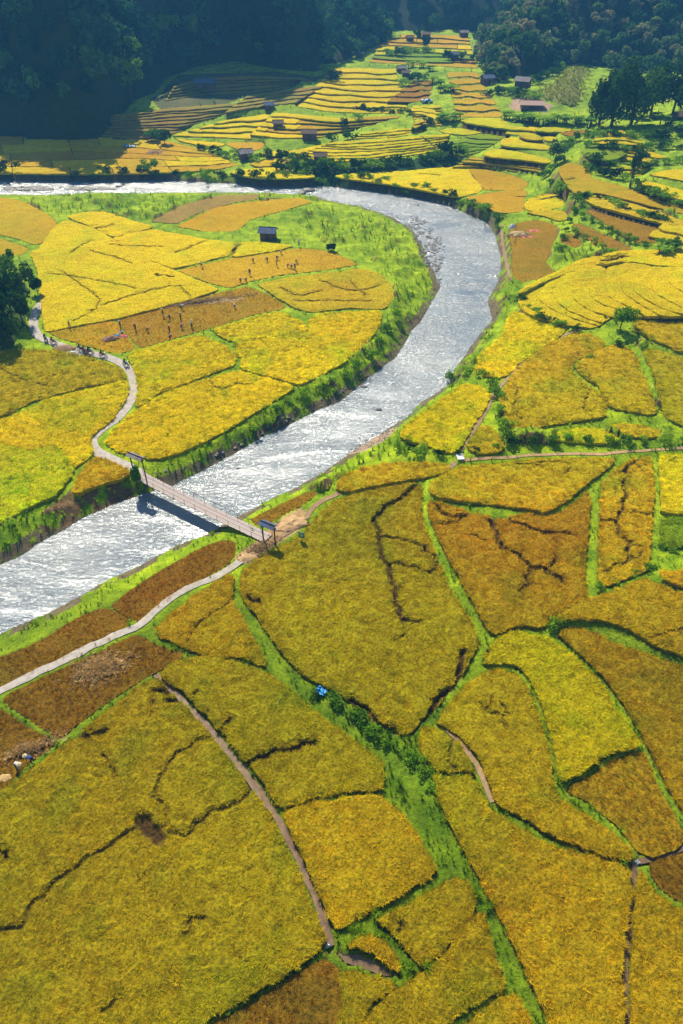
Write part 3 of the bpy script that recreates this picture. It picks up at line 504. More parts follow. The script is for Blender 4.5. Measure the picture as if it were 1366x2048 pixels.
for (x, y, z) in CTRL:
    p = P(x, y, z); j, c = rowcol(p[0], p[1]); j, c = int(round(float(j))), int(round(float(c)))
    if 0 <= j < NR and 0 <= c < NC:
        s = (slice(max(0, j-1), j+2), slice(max(0, c-1), c+2)); L = LEV[s]; L[np.isnan(L)] = z
BR_A, BR_B = np.array(P(277, 950, .3)[:2]), np.array(P(536, 1077, .3)[:2])
for (nm, w, mt, pts) in ROADS:
    pl = smooth(PP(pts, .2 if pts[0][1] > 560 else .8), False, 3)
    if nm in ('concrete_road', 'dirt_path') or mt == 'mud':
        d = segdist(pl, GX, GY); mk = (d < w*.62+.15) & ~rm
        if mt == 'mud': LEV[mk & (d < w*.5)] = -.30
        else: LEV[mk & ((OWN < 0) | (d < w*.5))] = .02
def pushpull(A):
    W = (~np.isnan(A)).astype(float); V = np.where(W > 0, A, 0); st = []
    while min(V.shape) > 1:
        st.append((V, W)); a, b = V.shape; V2 = np.pad(V*W, ((0, a % 2), (0, b % 2))); W2 = np.pad(W, ((0, a % 2), (0, b % 2)))
        s = lambda q: q[::2, ::2]+q[1::2, ::2]+q[::2, 1::2]+q[1::2, 1::2]
        n_ = s(V2); w_ = s(W2); V = np.where(w_ > 0, n_/np.maximum(w_, 1e-9), 0); W = np.minimum(w_, 1)
    for (v, w) in reversed(st):
        up = np.repeat(np.repeat(V, 2, 0), 2, 1)[:v.shape[0], :v.shape[1]]; V = np.where(w > 0, v, up)
    return V
known = ~np.isnan(LEV); G = pushpull(LEV)
for it in range(90):
    g = np.pad(G, 1, mode='edge'); av = (g[:-2, 1:-1]+g[2:, 1:-1]+g[1:-1, :-2]+g[1:-1, 2:])/4; G = np.where(known, G, av)
gap = (OWN < 0) & ~rm & ~known
G = G+np.where(gap & (GY < 210), .14+.16*fbm(GX, GY, 1.3, 3), np.where(gap, .25*fbm(GX, GY, 3, 3), 0))*np.clip(dR/2, 0, 1)
def cls(poly_px, z):
    poly = PP(poly_px, z); m = np.zeros(GX.shape, bool)
    def fn(s, mm): m[s] |= mm
    paint(poly, fn); return m
reedz = np.zeros(GX.shape, bool)
for pg in ([(310, 940), (450, 868), (590, 782), (700, 718), (770, 640), (790, 560), (735, 508), (640, 480), (590, 440), (640, 400), (720, 418), (830, 470), (885, 580), (820, 700), (700, 790), (560, 860), (400, 940), (320, 985)],
           [(60, 430), (40, 395), (300, 388), (640, 392), (590, 400), (470, 405), (360, 445), (140, 425)], [(880, 770), (940, 690), (990, 600), (1015, 560), (1040, 580), (1010, 640), (960, 700), (1000, 770), (925, 765)],
           [(0, 1105), (0, 1050), (150, 1000), (160, 1010), (80, 1080)], [(860, 400), (930, 410), (990, 430), (1010, 470), (1010, 560), (1000, 460), (960, 430)], [(600, 965), (700, 905), (800, 870), (920, 900), (900, 915), (760, 915), (680, 950), (640, 985)],
           [(1095, 500), (1150, 400), (1180, 440), (1130, 460), (1125, 500), (1260, 510), (1250, 500), (1190, 540), (1100, 545)], [(1140, 410), (1350, 480), (1310, 500), (1250, 500), (1190, 455)], [(1268, 695), (1290, 690), (1330, 840), (1300, 840)], [(930, 900), (1366, 890), (1366, 870), (1000, 880)]):
    reedz |= cls(pg, 0)
G = G+np.where(reedz & gap & (GY < 260), np.clip(fbm(GX, GY, 2.6, 71, 3)-.40, 0, 1)*3.2*np.clip((dR-.8)/2.5, 0, 1), 0)
def ground_z(x, y):
    j, c = rowcol(np.asarray(x, float), np.asarray(y, float)); j = np.clip(j, 0, NR-1.001); c = np.clip(c, 0, NC-1.001); a = j.astype(int); b = c.astype(int); fj = j-a; fc = c-b
    return (G[a, b]*(1-fj)*(1-fc)+G[a+1, b]*fj*(1-fc)+G[a, b+1]*(1-fj)*fc+G[a+1, b+1]*fj*fc)
def onground(px, py, it=14):
    z = 0.
    for _ in range(it):
        p = P(px, py, z); z = .5*z+.5*float(ground_z(p[0], p[1]))
    return Vector((p[0], p[1], float(ground_z(p[0], p[1]))))
def cls(poly_px, z):
    poly = PP(poly_px, z); m = np.zeros(GX.shape, bool)
    def fn(s, mm): m[s] |= mm
    paint(poly, fn); return m
big = fbm(GX, GY, 9, 21); sm_ = fbm(GX, GY, 1.6, 33); tint = np.zeros(GX.shape+(3,))
def lay(mask, a, b, t): 
    t = np.clip(t, 0, 1)[..., None]; tint[mask] = (np.array(a)*(1-t)+np.array(b)*t)[mask]
lay(np.ones(GX.shape, bool), (.12, .23, .006), (.40, .52, .012), (big*.6+sm_*.7-.38)*1.9)
gy_, gx_ = np.gradient(G); slope = np.hypot(gy_/np.gradient(YJ)[:, None], gx_/(2*Wd(YJ)[:, None]/(NC-1)))
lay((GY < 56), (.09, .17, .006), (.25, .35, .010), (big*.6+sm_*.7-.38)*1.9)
lay((slope > .9) & (sm_ > .5) & gap, (.13, .10, .04), (.24, .15, .07), sm_)
lay((dR < 1.6) & (sm_ > .42), (.13, .10, .06), (.20, .16, .10), sm_)
lay(rm, (.10, .09, .07), (.16, .14, .11), sm_)
lay(OWN >= 0, (.10, .07, .025), (.17, .12, .04), sm_)
sandm = cls([(468, 1118), (520, 1078), (550, 1048), (600, 1016), (625, 1030), (600, 1062), (560, 1086), (510, 1112), (480, 1126)], 0); lay(sandm & (OWN < 0), (.36, .22, .10), (.62, .42, .22), sm_)
sandn = cls([(690, 908), (700, 885), (740, 868), (785, 856), (800, 862), (770, 890), (735, 903)], -1.2); lay(sandn & ~rm, (.30, .20, .14), (.52, .38, .30), sm_)
earthm = cls([(150, 985), (260, 958), (290, 985), (240, 1000), (150, 1035), (90, 1060), (60, 1050)], -.8); lay(earthm & (OWN < 0) & (sm_ > .45), (.10, .06, .03), (.26, .16, .08), sm_)
yard = cls([(1018, 205), (1030, 196), (1060, 196), (1108, 212), (1090, 222), (1030, 214)], 8.5); lay(yard, (.40, .26, .18), (.50, .34, .26), sm_)
hedge = cls([(560, 322), (700, 330), (850, 318), (930, 303), (940, 318), (900, 334), (800, 346), (690, 352), (640, 352)], 1.5); lay(hedge & (OWN < 0), (.015, .05, .012), (.03, .09, .016), sm_)
scrub = cls([(300, 195), (360, 150), (560, 150), (655, 160), (560, 182), (440, 205), (330, 225)], 7); lay(scrub & (OWN < 0), (.05, .09, .02), (.16, .14, .06), big)
ditch = cls([(640, 1385), (720, 1430), (800, 1480), (860, 1560), (850, 1600), (800, 1570), (745, 1500), (690, 1450)], 0); lay(ditch & (OWN < 0), (.07, .14, .008), (.22, .34, .012), sm_)
pond = cls([(672, 1903), (720, 1908), (762, 1928), (790, 1952), (770, 1956), (725, 1935), (690, 1926)], 0); G[pond] = -.35; tint[pond] = (.12, .08, .04)
v = np.c_[GX.ravel(), GY.ravel(), G.ravel()]
jj, cc = np.meshgrid(np.arange(NR-1), np.arange(NC-1), indexing='ij'); q = (jj*NC+cc).ravel(); quads = np.c_[q, q+1, q+NC+1, q+NC]
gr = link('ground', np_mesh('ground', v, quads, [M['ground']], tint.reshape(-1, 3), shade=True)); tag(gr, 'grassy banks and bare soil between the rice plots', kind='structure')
fm = ((dR < 2.2) | rm); fq = fm[jj, cc].ravel()
used = np.unique(quads[fq]); rem = np.full(NR*NC, -1); rem[used] = np.arange(len(used)); wv = v[used].copy(); wv[:, 2] = -1.7
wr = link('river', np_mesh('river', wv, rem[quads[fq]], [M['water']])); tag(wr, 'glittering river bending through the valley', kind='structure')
# outer land to the horizon, below everything else
ov, of_ = [], []
for x in (-1900, 1900):
    for y in (-600, 1900): ov.append((x, y, -9))
outer = link('valley_land', np_mesh('valley_land', ov, [(0, 2, 3, 1)], [M['ground']], np.tile((.08, .13, .02), (4, 1)))); tag(outer, 'land running on beyond the valley', kind='structure')
# ---------------------------------------------------------------- instancing of leaves: points + one small clump mesh
def clump_mesh(name, nb, w, lean, mt, seed, h=1.0, segs=2):
    r = random.Random(seed); v, f = [], []
    for k in range(nb):
        a = 2*math.pi*(k+r.random()*.8)/nb; ln = h*r.uniform(.7, 1.1); le = lean*r.uniform(.5, 1.3); ww = w*r.uniform(.7, 1.3); ca, sa = math.cos(a), math.sin(a); n0 = len(v)
        base = r.uniform(0, .08)
        for s in range(segs+1):
            t = s/segs; d = base+le*t*t*ln; z = ln*(t-.35*lean*t*t); wd = ww*(1-.75*t)*.5+.004
            v += [(ca*d-sa*wd, sa*d+ca*wd, z), (ca*d+sa*wd, sa*d-ca*wd, z)]
        f += [(n0+2*s, n0+2*s+1, n0+2*s+3, n0+2*s+2) for s in range(segs)]
    return np_mesh(name, v, f, [mt])
def proto(name, me): return bpy.data.objects.new(name, me)
GNG = {}
def scatter(name, pts, sc, col, pro, parent=None, tilt=.25, rs=None):
    n_ = len(pts); rot = np.c_[rng.uniform(-tilt, tilt, n_), rng.uniform(-tilt, tilt, n_), rng.uniform(0, 6.28, n_)]
    if np.ndim(sc) == 1: sc = np.c_[sc, sc, sc]
    me = np_mesh(name, pts, np.zeros((0, 3), np.int32) if False else [], (), col, attrs={'rot': rot, 'sc': sc}) 
    o = link(name, me, parent); key = pro.name
    if key not in GNG:
        g = bpy.data.node_groups.new('scatter_'+key, 'GeometryNodeTree'); g.interface.new_socket('Geometry', in_out='INPUT', socket_type='NodeSocketGeometry'); g.interface.new_socket('Geometry', in_out='OUTPUT', socket_type='NodeSocketGeometry')
        N = g.nodes; gi = N.new('NodeGroupInput'); go = N.new('NodeGroupOutput'); ip = N.new('GeometryNodeInstanceOnPoints'); oi = N.new('GeometryNodeObjectInfo'); oi.inputs['Object'].default_value = pro; oi.inputs['As Instance'].default_value = True
        g.links.new(gi.outputs[0], ip.inputs['Points']); g.links.new(oi.outputs['Geometry'], ip.inputs['Instance'])
        for an, sk in (('rot', 'Rotation'), ('sc', 'Scale')):
            na = N.new('GeometryNodeInputNamedAttribute'); na.data_type = 'FLOAT_VECTOR'; na.inputs['Name'].default_value = an; g.links.new(na.outputs['Attribute'], ip.inputs[sk])
        g.links.new(ip.outputs[0], go.inputs[0]); GNG[key] = g
    md = o.modifiers.new('scatter', 'NODES'); md.node_group = GNG[key]; return o
P_RICE = proto('rice_clump', clump_mesh('rice_clump', 13, .13, .75, M['tuft'], 1))
P_GRASS = proto('grass_clump', clump_mesh('grass_clump', 15, .11, .55, M['tuft'], 2))
P_STUB = proto('stubble_clump', clump_mesh('stubble_clump', 9, .10, .35, M['tuft'], 3, segs=1))
# ---------------------------------------------------------------- the rice plots
CR = [(w, PP(smooth(p, False, 3), .5)) for w, p in CRACKS]
def tint_of(f, x, y):
    base = np.array(K[f['k']]); i = hash2(np.int64(int(f['poly'][0, 0]*7)), np.int64(int(f['poly'][0, 1]*5)), 4)
    a = fbm(x, y, 9+f['D']*.05, 40); b = fbm(x, y, 22, 61, 3); c = fbm(x, y, 2.2, 77, 3)
    lum = (.80+.34*a+.14*c)*(1-.10*(float(i)-.5)); col = base[None, :]*lum[:, None]
    t = np.clip((b-.48)*3.0, -1, 1)[:, None]; col = col*np.where(t > 0, 1+t*np.array([.03, -.07 if f['k'] in ('yellow', 'mid', 'lime') else -.13, 0]), 1-t*np.array([-.12, .02, 0])*1.0)
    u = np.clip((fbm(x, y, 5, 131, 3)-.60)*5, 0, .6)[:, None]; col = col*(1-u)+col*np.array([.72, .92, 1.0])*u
    return col
def field(f):
    poly = f['poly']; D = f['D']; h = f['h']; z = f['z']; step = max(.40, D*.0052)
    b = resample(poly, step, True); cut = f['k'] in CROP_H
    n0 = fbm(b[:, 0], b[:, 1], 1.1, 8, 3)-.5; n1 = fbm(b[:, 0], b[:, 1], 1.1, 88, 3)-.5
    b = b+np.c_[n0, n1]*min(.9, .35+D*.002)*(0.8 if D < 200 else .5)
    x0, y0 = b.min(0); x1, y1 = b.max(0); s = max(.55, D*.0072)
    gx, gy = np.meshgrid(np.arange(x0, x1, s), np.arange(y0, y1, s)); gx = gx.ravel()+rng.uniform(-.3, .3, gx.size)*s; gy = gy.ravel()+rng.uniform(-.3, .3, gy.size)*s
    pts = np.c_[gx, gy]; crs = []
    for w, c in CR:
        if c[:, 0].max() < x0 or c[:, 0].min() > x1 or c[:, 1].max() < y0 or c[:, 1].min() > y1: continue
        w = w*(.74 if D < 130 else 1.0); cc = resample(c, max(.35, w)); cc += (np.c_[fbm(cc[:, 0], cc[:, 1], .9, 5, 2), fbm(cc[:, 0], cc[:, 1], .9, 6, 2)]-.5)*1.0
        if not inside(b, cc[:, 0], cc[:, 1]).any(): continue
        t = np.gradient(cc, axis=0); t /= np.hypot(*t.T)[:, None]+1e-9; nn = np.c_[-t[:, 1], t[:, 0]]; ws = w*(.55+.9*vnoise(cc[:, 0], cc[:, 1], .8, 9))[:, None]
        crs.append((w, cc)); 
        keep = segdist(cc, pts[:, 0], pts[:, 1]) > w*1.9; pts = pts[keep]
        pts = np.vstack([pts, cc, cc+nn*ws*.55, cc-nn*ws*.55, cc+nn*ws*1.25, cc-nn*ws*1.25])
    m = inside(b, pts[:, 0], pts[:, 1]); pts = pts[m]
    if len(pts): pts = pts[segdist(b, pts[:, 0], pts[:, 1], True) > .4*s]
    nb = len(b); allp = np.vstack([b, pts]) if len(pts) else b
    r = delaunay_2d_cdt([Vector(p) for p in allp.tolist()], [], [list(range(nb))], 1, 1e-4)
    vv = np.array([tuple(p) for p in r[0]]); tri = [tuple(t) for t in r[2]]
    if len(tri) == 0: return
    ed = segdist(b, vv[:, 0], vv[:, 1], True)
    g = np.zeros(len(vv))
    for w, cc in crs:
        d = segdist(cc, vv[:, 0], vv[:, 1]); g = np.maximum(g, np.clip(1.35-d/w, 0, 1)*(1 if w > .24 else .45))
    g = np.clip(g*1.3, 0, 1)
    rough_ = .10 if not cut else .05
    top = z+h*(1-.93*g)+rng.uniform(-rough_, rough_, len(vv))*(1-g)+(fbm(vv[:, 0], vv[:, 1], 3, 12, 3)-.5)*(.28 if not cut else .1)*(1-g)-.12*np.exp(-ed/.25)*(not cut)
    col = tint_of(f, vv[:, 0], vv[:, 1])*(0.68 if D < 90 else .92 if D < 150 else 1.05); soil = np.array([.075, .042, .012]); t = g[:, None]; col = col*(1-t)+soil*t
    # outline edges of the triangulation -> skirt
    cnt = {}
    for t3 in tri:
        for k in range(3):
            e = (t3[k], t3[(k+1) % 3]); cnt[e] = cnt.get(e, 0)+1
    be = [e for e in cnt if (e[1], e[0]) not in cnt]; bidx = sorted({i for e in be for i in e}); mp_ = {i: len(vv)+k for k, i in enumerate(bidx)}
    co = np.vstack([np.c_[vv, top], np.c_[vv[bidx], np.full(len(bidx), z-.15)]])
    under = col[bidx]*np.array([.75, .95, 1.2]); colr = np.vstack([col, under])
    faces = tri+[(a2, a1, mp_[a1], mp_[a2]) for a1, a2 in be]
    root = link('rice_field', np_mesh('rice_field', co, faces, [M['canopy']], colr, shade=False)); tag(root, f['label'], 'rice field', f.get('group'), 'thing')
    f['obj'] = root
    if D > 150: return
    # standing plants
    area = .5*abs(np.dot(b[:, 0], np.roll(b[:, 1], 1))-np.dot(b[:, 1], np.roll(b[:, 0], 1)))
    sp = max(.205, D*.0028)*(1.0 if not cut else 1.25); n_ = int(area/sp**2)
    bb = (x1-x0)*(y1-y0); q = np.c_[rng.uniform(x0, x1, int(n_*bb/area)), rng.uniform(y0, y1, int(n_*bb/area))]
    q = q[inside(b, q[:, 0], q[:, 1])]
    px_ = FPX*q[:, 0]/(q[:, 1]*CP+H*SP)+683; py_ = 1024-FPX*(q[:, 1]*SP-H*CP)/(q[:, 1]*CP+H*SP)
    q = q[(px_ > -160) & (px_ < 1530) & (py_ < 2200)]
    for w, cc in crs: q = q[segdist(cc, q[:, 0], q[:, 1]) > w*(.9+.5*vnoise(q[:, 0], q[:, 1], .6, 3))]
    if len(q) < 5: return
    if cut: q = q[fbm(q[:, 0], q[:, 1], 2.5, 14, 3) > .38]
    ht = (.35+.0022*max(0, D-50)) if not cut else .26+.0012*D
    zz = z+h+(fbm(q[:, 0], q[:, 1], 3, 12, 3)-.5)*(.28 if not cut else .1)-(.25 if not cut else .14)
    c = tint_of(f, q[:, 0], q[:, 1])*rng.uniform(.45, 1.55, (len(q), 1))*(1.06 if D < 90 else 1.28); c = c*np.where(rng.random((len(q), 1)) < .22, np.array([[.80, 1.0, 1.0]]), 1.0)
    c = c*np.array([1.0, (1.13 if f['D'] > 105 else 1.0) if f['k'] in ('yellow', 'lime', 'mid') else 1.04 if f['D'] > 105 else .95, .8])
    if cut: c = c*np.array([1.15, 1.05, 1.0])
    hs = ht*rng.uniform(.75, 1.25, len(q)); ws = hs*(1.0 if not cut else 1.1)
    o = scatter('rice_plants', np.c_[q, zz], np.c_[ws, ws, hs], c, P_STUB if cut else P_RICE, root); tag(o, kind='stuff')
for f in FIELDS: field(f)
# ---------------------------------------------------------------- roads, paths, muddy ditches
LBL = ['pale concrete road winding down to the left bridge gate', 'pale dirt path along the near river bank', 'thin footpath curving from the sand to the white slab', 'brown footpath climbing right of the river', 'sandy track beside the reddish brown plot', 'grassy footpath along the long dark bank', 'brown muddy ditch slanting through the foreground', 'brown footpath fork right of the weedy ditch', 'straight dark ditch in the lower right', 'pale muddy furrow at the right edge', 'pale track at the valley stream']
for (nm, w, mt, pts), lb in zip(ROADS, LBL):
    z0 = 0.1 if nm != 'footpath' or pts[0][1] > 1000 else .5
    if pts[0][1] < 200: z0 = 8
    pl = np.array([tuple(onground(x, y))[:2] for x, y in pts]); pl = resample(smooth(pl, False, 4), .6 if z0 < 5 else 2)
    if nm == 'concrete_road': pl = np.vstack([pl, BR_A[None]])
    t = np.gradient(pl, axis=0); t /= np.hypot(*t.T)[:, None]; nn = np.c_[-t[:, 1], t[:, 0]]
    wl = w*(1+.45*(vnoise(pl[:, 0], pl[:, 1], 1.1, 2)-.5)*(.25 if nm == 'concrete_road' else 1.3)); wr_ = w*(1+.45*(vnoise(pl[:, 0], pl[:, 1], 1.1, 7)-.5)*(.25 if nm == 'concrete_road' else 1.3))
    cols = [pl+nn*(wl*k)[:, None] for k in (.5, .22)]+[pl-nn*(wr_*k)[:, None] for k in (.22, .5)]
    off = .07 if mt != 'mud' else .05
    vs = []; nrow = len(pl)
    for k, c in enumerate(cols): vs.append(np.c_[c, ground_z(c[:, 0], c[:, 1])+off])
    zc = np.maximum.reduce([q_[:, 2] for q_ in vs]) if nm != 'footpath' else None
    if zc is not None:
        zc = np.convolve(np.pad(zc, 2, mode='edge'), np.ones(5)/5, 'valid')
        for q_ in vs: q_[:, 2] = zc
        if mt != 'mud': vs[1][:, 2] += .02; vs[2][:, 2] += .02
    lo = [vs[0]-[0, 0, .5]]+vs+[vs[3]-[0, 0, .5]]
    co = np.vstack(lo); K_ = len(lo); fs = [(a*nrow+i, a*nrow+i+1, (a+1)*nrow+i+1, (a+1)*nrow+i) for a in range(K_-1) for i in range(nrow-1)]
    tag(link(nm, np_mesh(nm, co, fs, [M[mt]])), lb, kind='structure')
pu = resample(PP([(676, 1907), (700, 1906), (722, 1910), (745, 1920), (765, 1933), (785, 1951), (770, 1952), (740, 1942), (715, 1933), (690, 1925)], -.12), .4, True)
tag(link('puddle', np_mesh('puddle', np.c_[pu, np.full(len(pu), -.12)], [tuple(range(len(pu)))], [M['mud_water']])), 'brown puddle at the lower end of the muddy ditch', kind='structure')
# ---------------------------------------------------------------- grass on the banks (nobody could count it)
ok = (OWN < 0) & ~rm & (~sandm) & (~sandn) & (~yard) & ~pond
for (nm, w, mt, pts) in ROADS:
    if mt != 'sand' or 1: ok &= segdist(PP(pts, .2), GX, GY) > w*.58 if pts[0][1] > 560 else True
PXg = FPX*GX/(GY*CP+(H-G)*SP)+683; PYg = 1024-FPX*(GY*SP-(H-G)*CP)/(GY*CP+(H-G)*SP)
ok &= (PXg > -70) & (PXg < 1440) & (PYg < 2130) & (PYg > 0)
jj2, cc2 = np.nonzero(ok); cell = (np.gradient(YJ)[jj2]*2*Wd(YJ[jj2])/(NC-1))
def bank_tufts(name, sel, per_px, hmin, hmax, cA, cB, label, seed, pro=P_GRASS):
    r = np.random.default_rng(seed); dist = np.sqrt(GX**2+GY**2+H*H)[jj2, cc2]; m = sel[jj2, cc2]
    lam = per_px*cell*m*(520/dist)**2*np.abs(H/dist); cnt = r.poisson(np.minimum(lam, 6)); idx = np.repeat(np.arange(len(jj2)), cnt)
    a, b = jj2[idx], cc2[idx]; x = GX[a, b]+(r.random(len(idx))-.5)*2*Wd(YJ[a])/(NC-1); y = GY[a, b]+(r.random(len(idx))-.5)*np.gradient(YJ)[a]
    z = ground_z(x, y); D = dist[idx]; n_ = fbm(x, y, 2.4, seed, 3); n2_ = fbm(x, y, 7, seed+5, 3)
    n2_ = n2_-.22*(y < 56); hh = (hmin+(hmax-hmin)*np.clip((n_-.25)*1.8, 0, 1)**1.5)*r.uniform(.7, 1.3, len(idx))+np.clip(D-90, 0, 300)*.0030; hh *= np.clip(segdist(RIV, x, y, True)/1.0, .35, 1)
    t = np.clip(n2_*1.7-.45+r.uniform(-.2, .2, len(idx)), 0, 1)[:, None]; c = (np.array(cA)*(1-t)+np.array(cB)*t)*r.uniform(.65, 1.3, (len(idx), 1))
    w = hh*.8
    o = scatter(name, np.c_[x, y, z-.05], np.c_[w, w, hh], c, pro); tag(o, label, kind='stuff'); return len(idx)
DK = hedge | ditch | scrub
n1_ = bank_tufts('grass', (~reedz) & (~DK), .045, .22, .85, (.16, .28, .006), (.38, .54, .008), 'short grass on the bunds and banks between plots', 101)
n2_ = bank_tufts('reeds', reedz, .07, .35, 1.25, (.15, .30, .006), (.37, .52, .008), 'tall lime green reeds along the river and the hedges', 202)
n3_ = bank_tufts('undergrowth', DK, .014, .5, 1.6, (.03, .08, .008), (.16, .28, .012), 'dark leafy undergrowth in ditches and on steep banks', 303)
print('tufts', n1_, n2_, n3_)
# ---------------------------------------------------------------- wooded mountains round the valley
def gz(x, y): return float(ground_z(x, y))
HILLS = []
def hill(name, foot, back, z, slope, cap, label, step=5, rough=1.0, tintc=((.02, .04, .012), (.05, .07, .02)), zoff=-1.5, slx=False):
    poly = np.array([P(x, y, z)[:2] for x, y in foot]+back); x0, y0 = poly.min(0); x1, y1 = poly.max(0)
    x1 = min(x1, 1500); nx, ny = int((x1-x0)/step)+2, int((y1-y0)/step)+2
    X, Y = np.meshgrid(np.linspace(x0, x1, nx), np.linspace(y0, y1, ny)); ins = inside(poly, X, Y); d = segdist(poly, X, Y, True)
    def hf(X, Y, d=None, ins=None):
        d = segdist(poly, X, Y, True) if d is None else d; ins = inside(poly, X, Y) if ins is None else ins
        k_ = 1.0 if not slx else .5+1.25*np.clip((X+150)/80, 0, 1); h = cap*(1-np.exp(-slope*k_*d/cap)); r = (fbm(X, Y, 60, 3)-.5)*26+(fbm(X, Y, 20, 13)-.5)*9
        return z+np.where(ins, zoff+h+r*np.clip(h/22, 0, 1)*rough, -6-d*.5)
    Z = hf(X, Y, d, ins); v = np.c_[X.ravel(), Y.ravel(), Z.ravel()]
    a, b = np.meshgrid(np.arange(ny-1), np.arange(nx-1), indexing='ij'); q = (a*nx+b).ravel(); fq_ = np.c_[q, q+1, q+nx+1, q+nx]
    km = (ins | (d < step*2)).ravel(); fq_ = fq_[km[fq_].any(1)]
    t = np.clip(fbm(X, Y, 12, 5), 0, 1).ravel()[:, None]; tn = np.array(tintc[0])*(1-t)+np.array(tintc[1])*t
    o = link(name, np_mesh(name, v, fq_, [M['ground']], tn, shade=True)); tag(o, label, kind='structure'); HILLS.append((name, poly, hf)); return poly, hf
hL = hill('hills', [(-700, 236), (-150, 240), (0, 238), (70, 245), (130, 249), (205, 243), (260, 214), (300, 190), (340, 160), (400, 140), (480, 136), (560, 150), (640, 157), (656, 150), (640, 118)], [(-190, 950), (-400, 1500), (-1500, 1500)], 6, 2.1, 300, 'steep wooded mountain in shadow on the left', slx=True)
hM = hill('hills', [(655, 136), (690, 125), (730, 112), (772, 98), (784, 84), (765, 58)], [(70, 900), (-60, 900)], 9.5, 1.15, 260, 'second wooded spur behind the left mountain')
hB = hill('hills', [(700, 62), (775, 58), (850, 62), (930, 66), (1000, 60)], [(700, 900), (700, 1600), (-700, 1600), (-300, 700)], 13, .75, 300, 'dark wooded slope closing the head of the valley', step=8)
hR = hill('hills', [(985, 40), (958, 76), (948, 104), (952, 136), (962, 160), (1000, 168), (1040, 158), (1085, 150), (1120, 138), (1180, 140), (1240, 150), (1330, 158), (1500, 150), (2000, 150)], [(1500, 700), (1500, 1300), (350, 1300)], 9, .62, 200, 'wooded mountain on the right')
hS = hill('hillock', [(1062, 200), (1062, 182), (1085, 160), (1110, 140), (1150, 120), (1200, 126), (1215, 160), (1195, 196), (1150, 214), (1100, 208)], [], 8.6, .32, 6, 'scrubby yellow green slope behind the farmhouse', step=1.5, rough=.15, tintc=((.13, .17, .03), (.26, .25, .06)), zoff=-.4)
hT = hill('hillock', [(-300, 720), (-60, 735), (20, 705), (50, 680), (62, 650), (60, 610), (72, 585), (60, 560), (20, 520), (-20, 490), (-300, 480)], [], .2, .7, 9, 'wooded mound at the left edge', step=1.2, rough=.1, tintc=((.03, .07, .015), (.08, .14, .02)), zoff=-.3)
# ---------------------------------------------------------------- foliage makers
def leaf_cloud(mb, n, centre, rad, size, seed, m=0, shell=.55, droop=.2):
    r = random.Random(seed); c = Vector(centre)
    lobes = [(Vector((r.gauss(0, .42)*rad[0], r.gauss(0, .42)*rad[1], r.uniform(-.45, .6)*rad[2])), r.uniform(.35, .62)) for _ in range(9)]
    for k in range(n):
        lo, ls = lobes[k % 9]; d = Vector((r.gauss(0, 1), r.gauss(0, 1), r.gauss(0, 1)*.9+.25)).normalized()
        p = c+lo+Vector((d.x*rad[0], d.y*rad[1], d.z*rad[2]))*ls*r.uniform(shell, 1)
        nrm = (d+Vector((r.gauss(0, .5), r.gauss(0, .5), r.gauss(0, .5)+.3))).normalized(); a = nrm.orthogonal().normalized(); b = nrm.cross(a); th = r.random()*6.28
        u = (a*math.cos(th)+b*math.sin(th)); w = nrm.cross(u); s = size*r.uniform(.6, 1.35)
        mb.add([p-u*s-w*s*.35, p+u*s*.1-w*s*.62, p+u*s-nrm*s*droop, p+w*s*.6], [(0, 1, 2, 3)], m)
    return mb
def crown_mesh(name, mt, h, r, n, size, seed, trunk=True, base=.3):
    mb = MB(); leaf_cloud(mb, n, (0, 0, h*(base+(1-base)*.5)), (r, r, h*(1-base)*.52), size, seed)
    return mb.mesh(name, mt)
def trunk_mesh(name, h, r, seed):
    rr = random.Random(seed); mb = MB(); top = h*.7; k = [(0, 0, -.6), (rr.uniform(-.1, .1)*r*6, rr.uniform(-.1, .1)*r*6, top*.5), (rr.uniform(-.3, .3), rr.uniform(-.3, .3), top)]
    mb.tube(k, [r, r*.75, r*.4], 7)
    for q in range(5):
        a = rr.random()*6.28; z0 = top*rr.uniform(.4, .85); L = h*rr.uniform(.18, .3)
        mb.tube([(0, 0, z0), (math.cos(a)*L*.5, math.sin(a)*L*.5, z0+L*.45), (math.cos(a)*L, math.sin(a)*L, z0+L*.7)], [r*.45, r*.3, r*.12], 5)
    return mb.mesh(name, M['bark'])
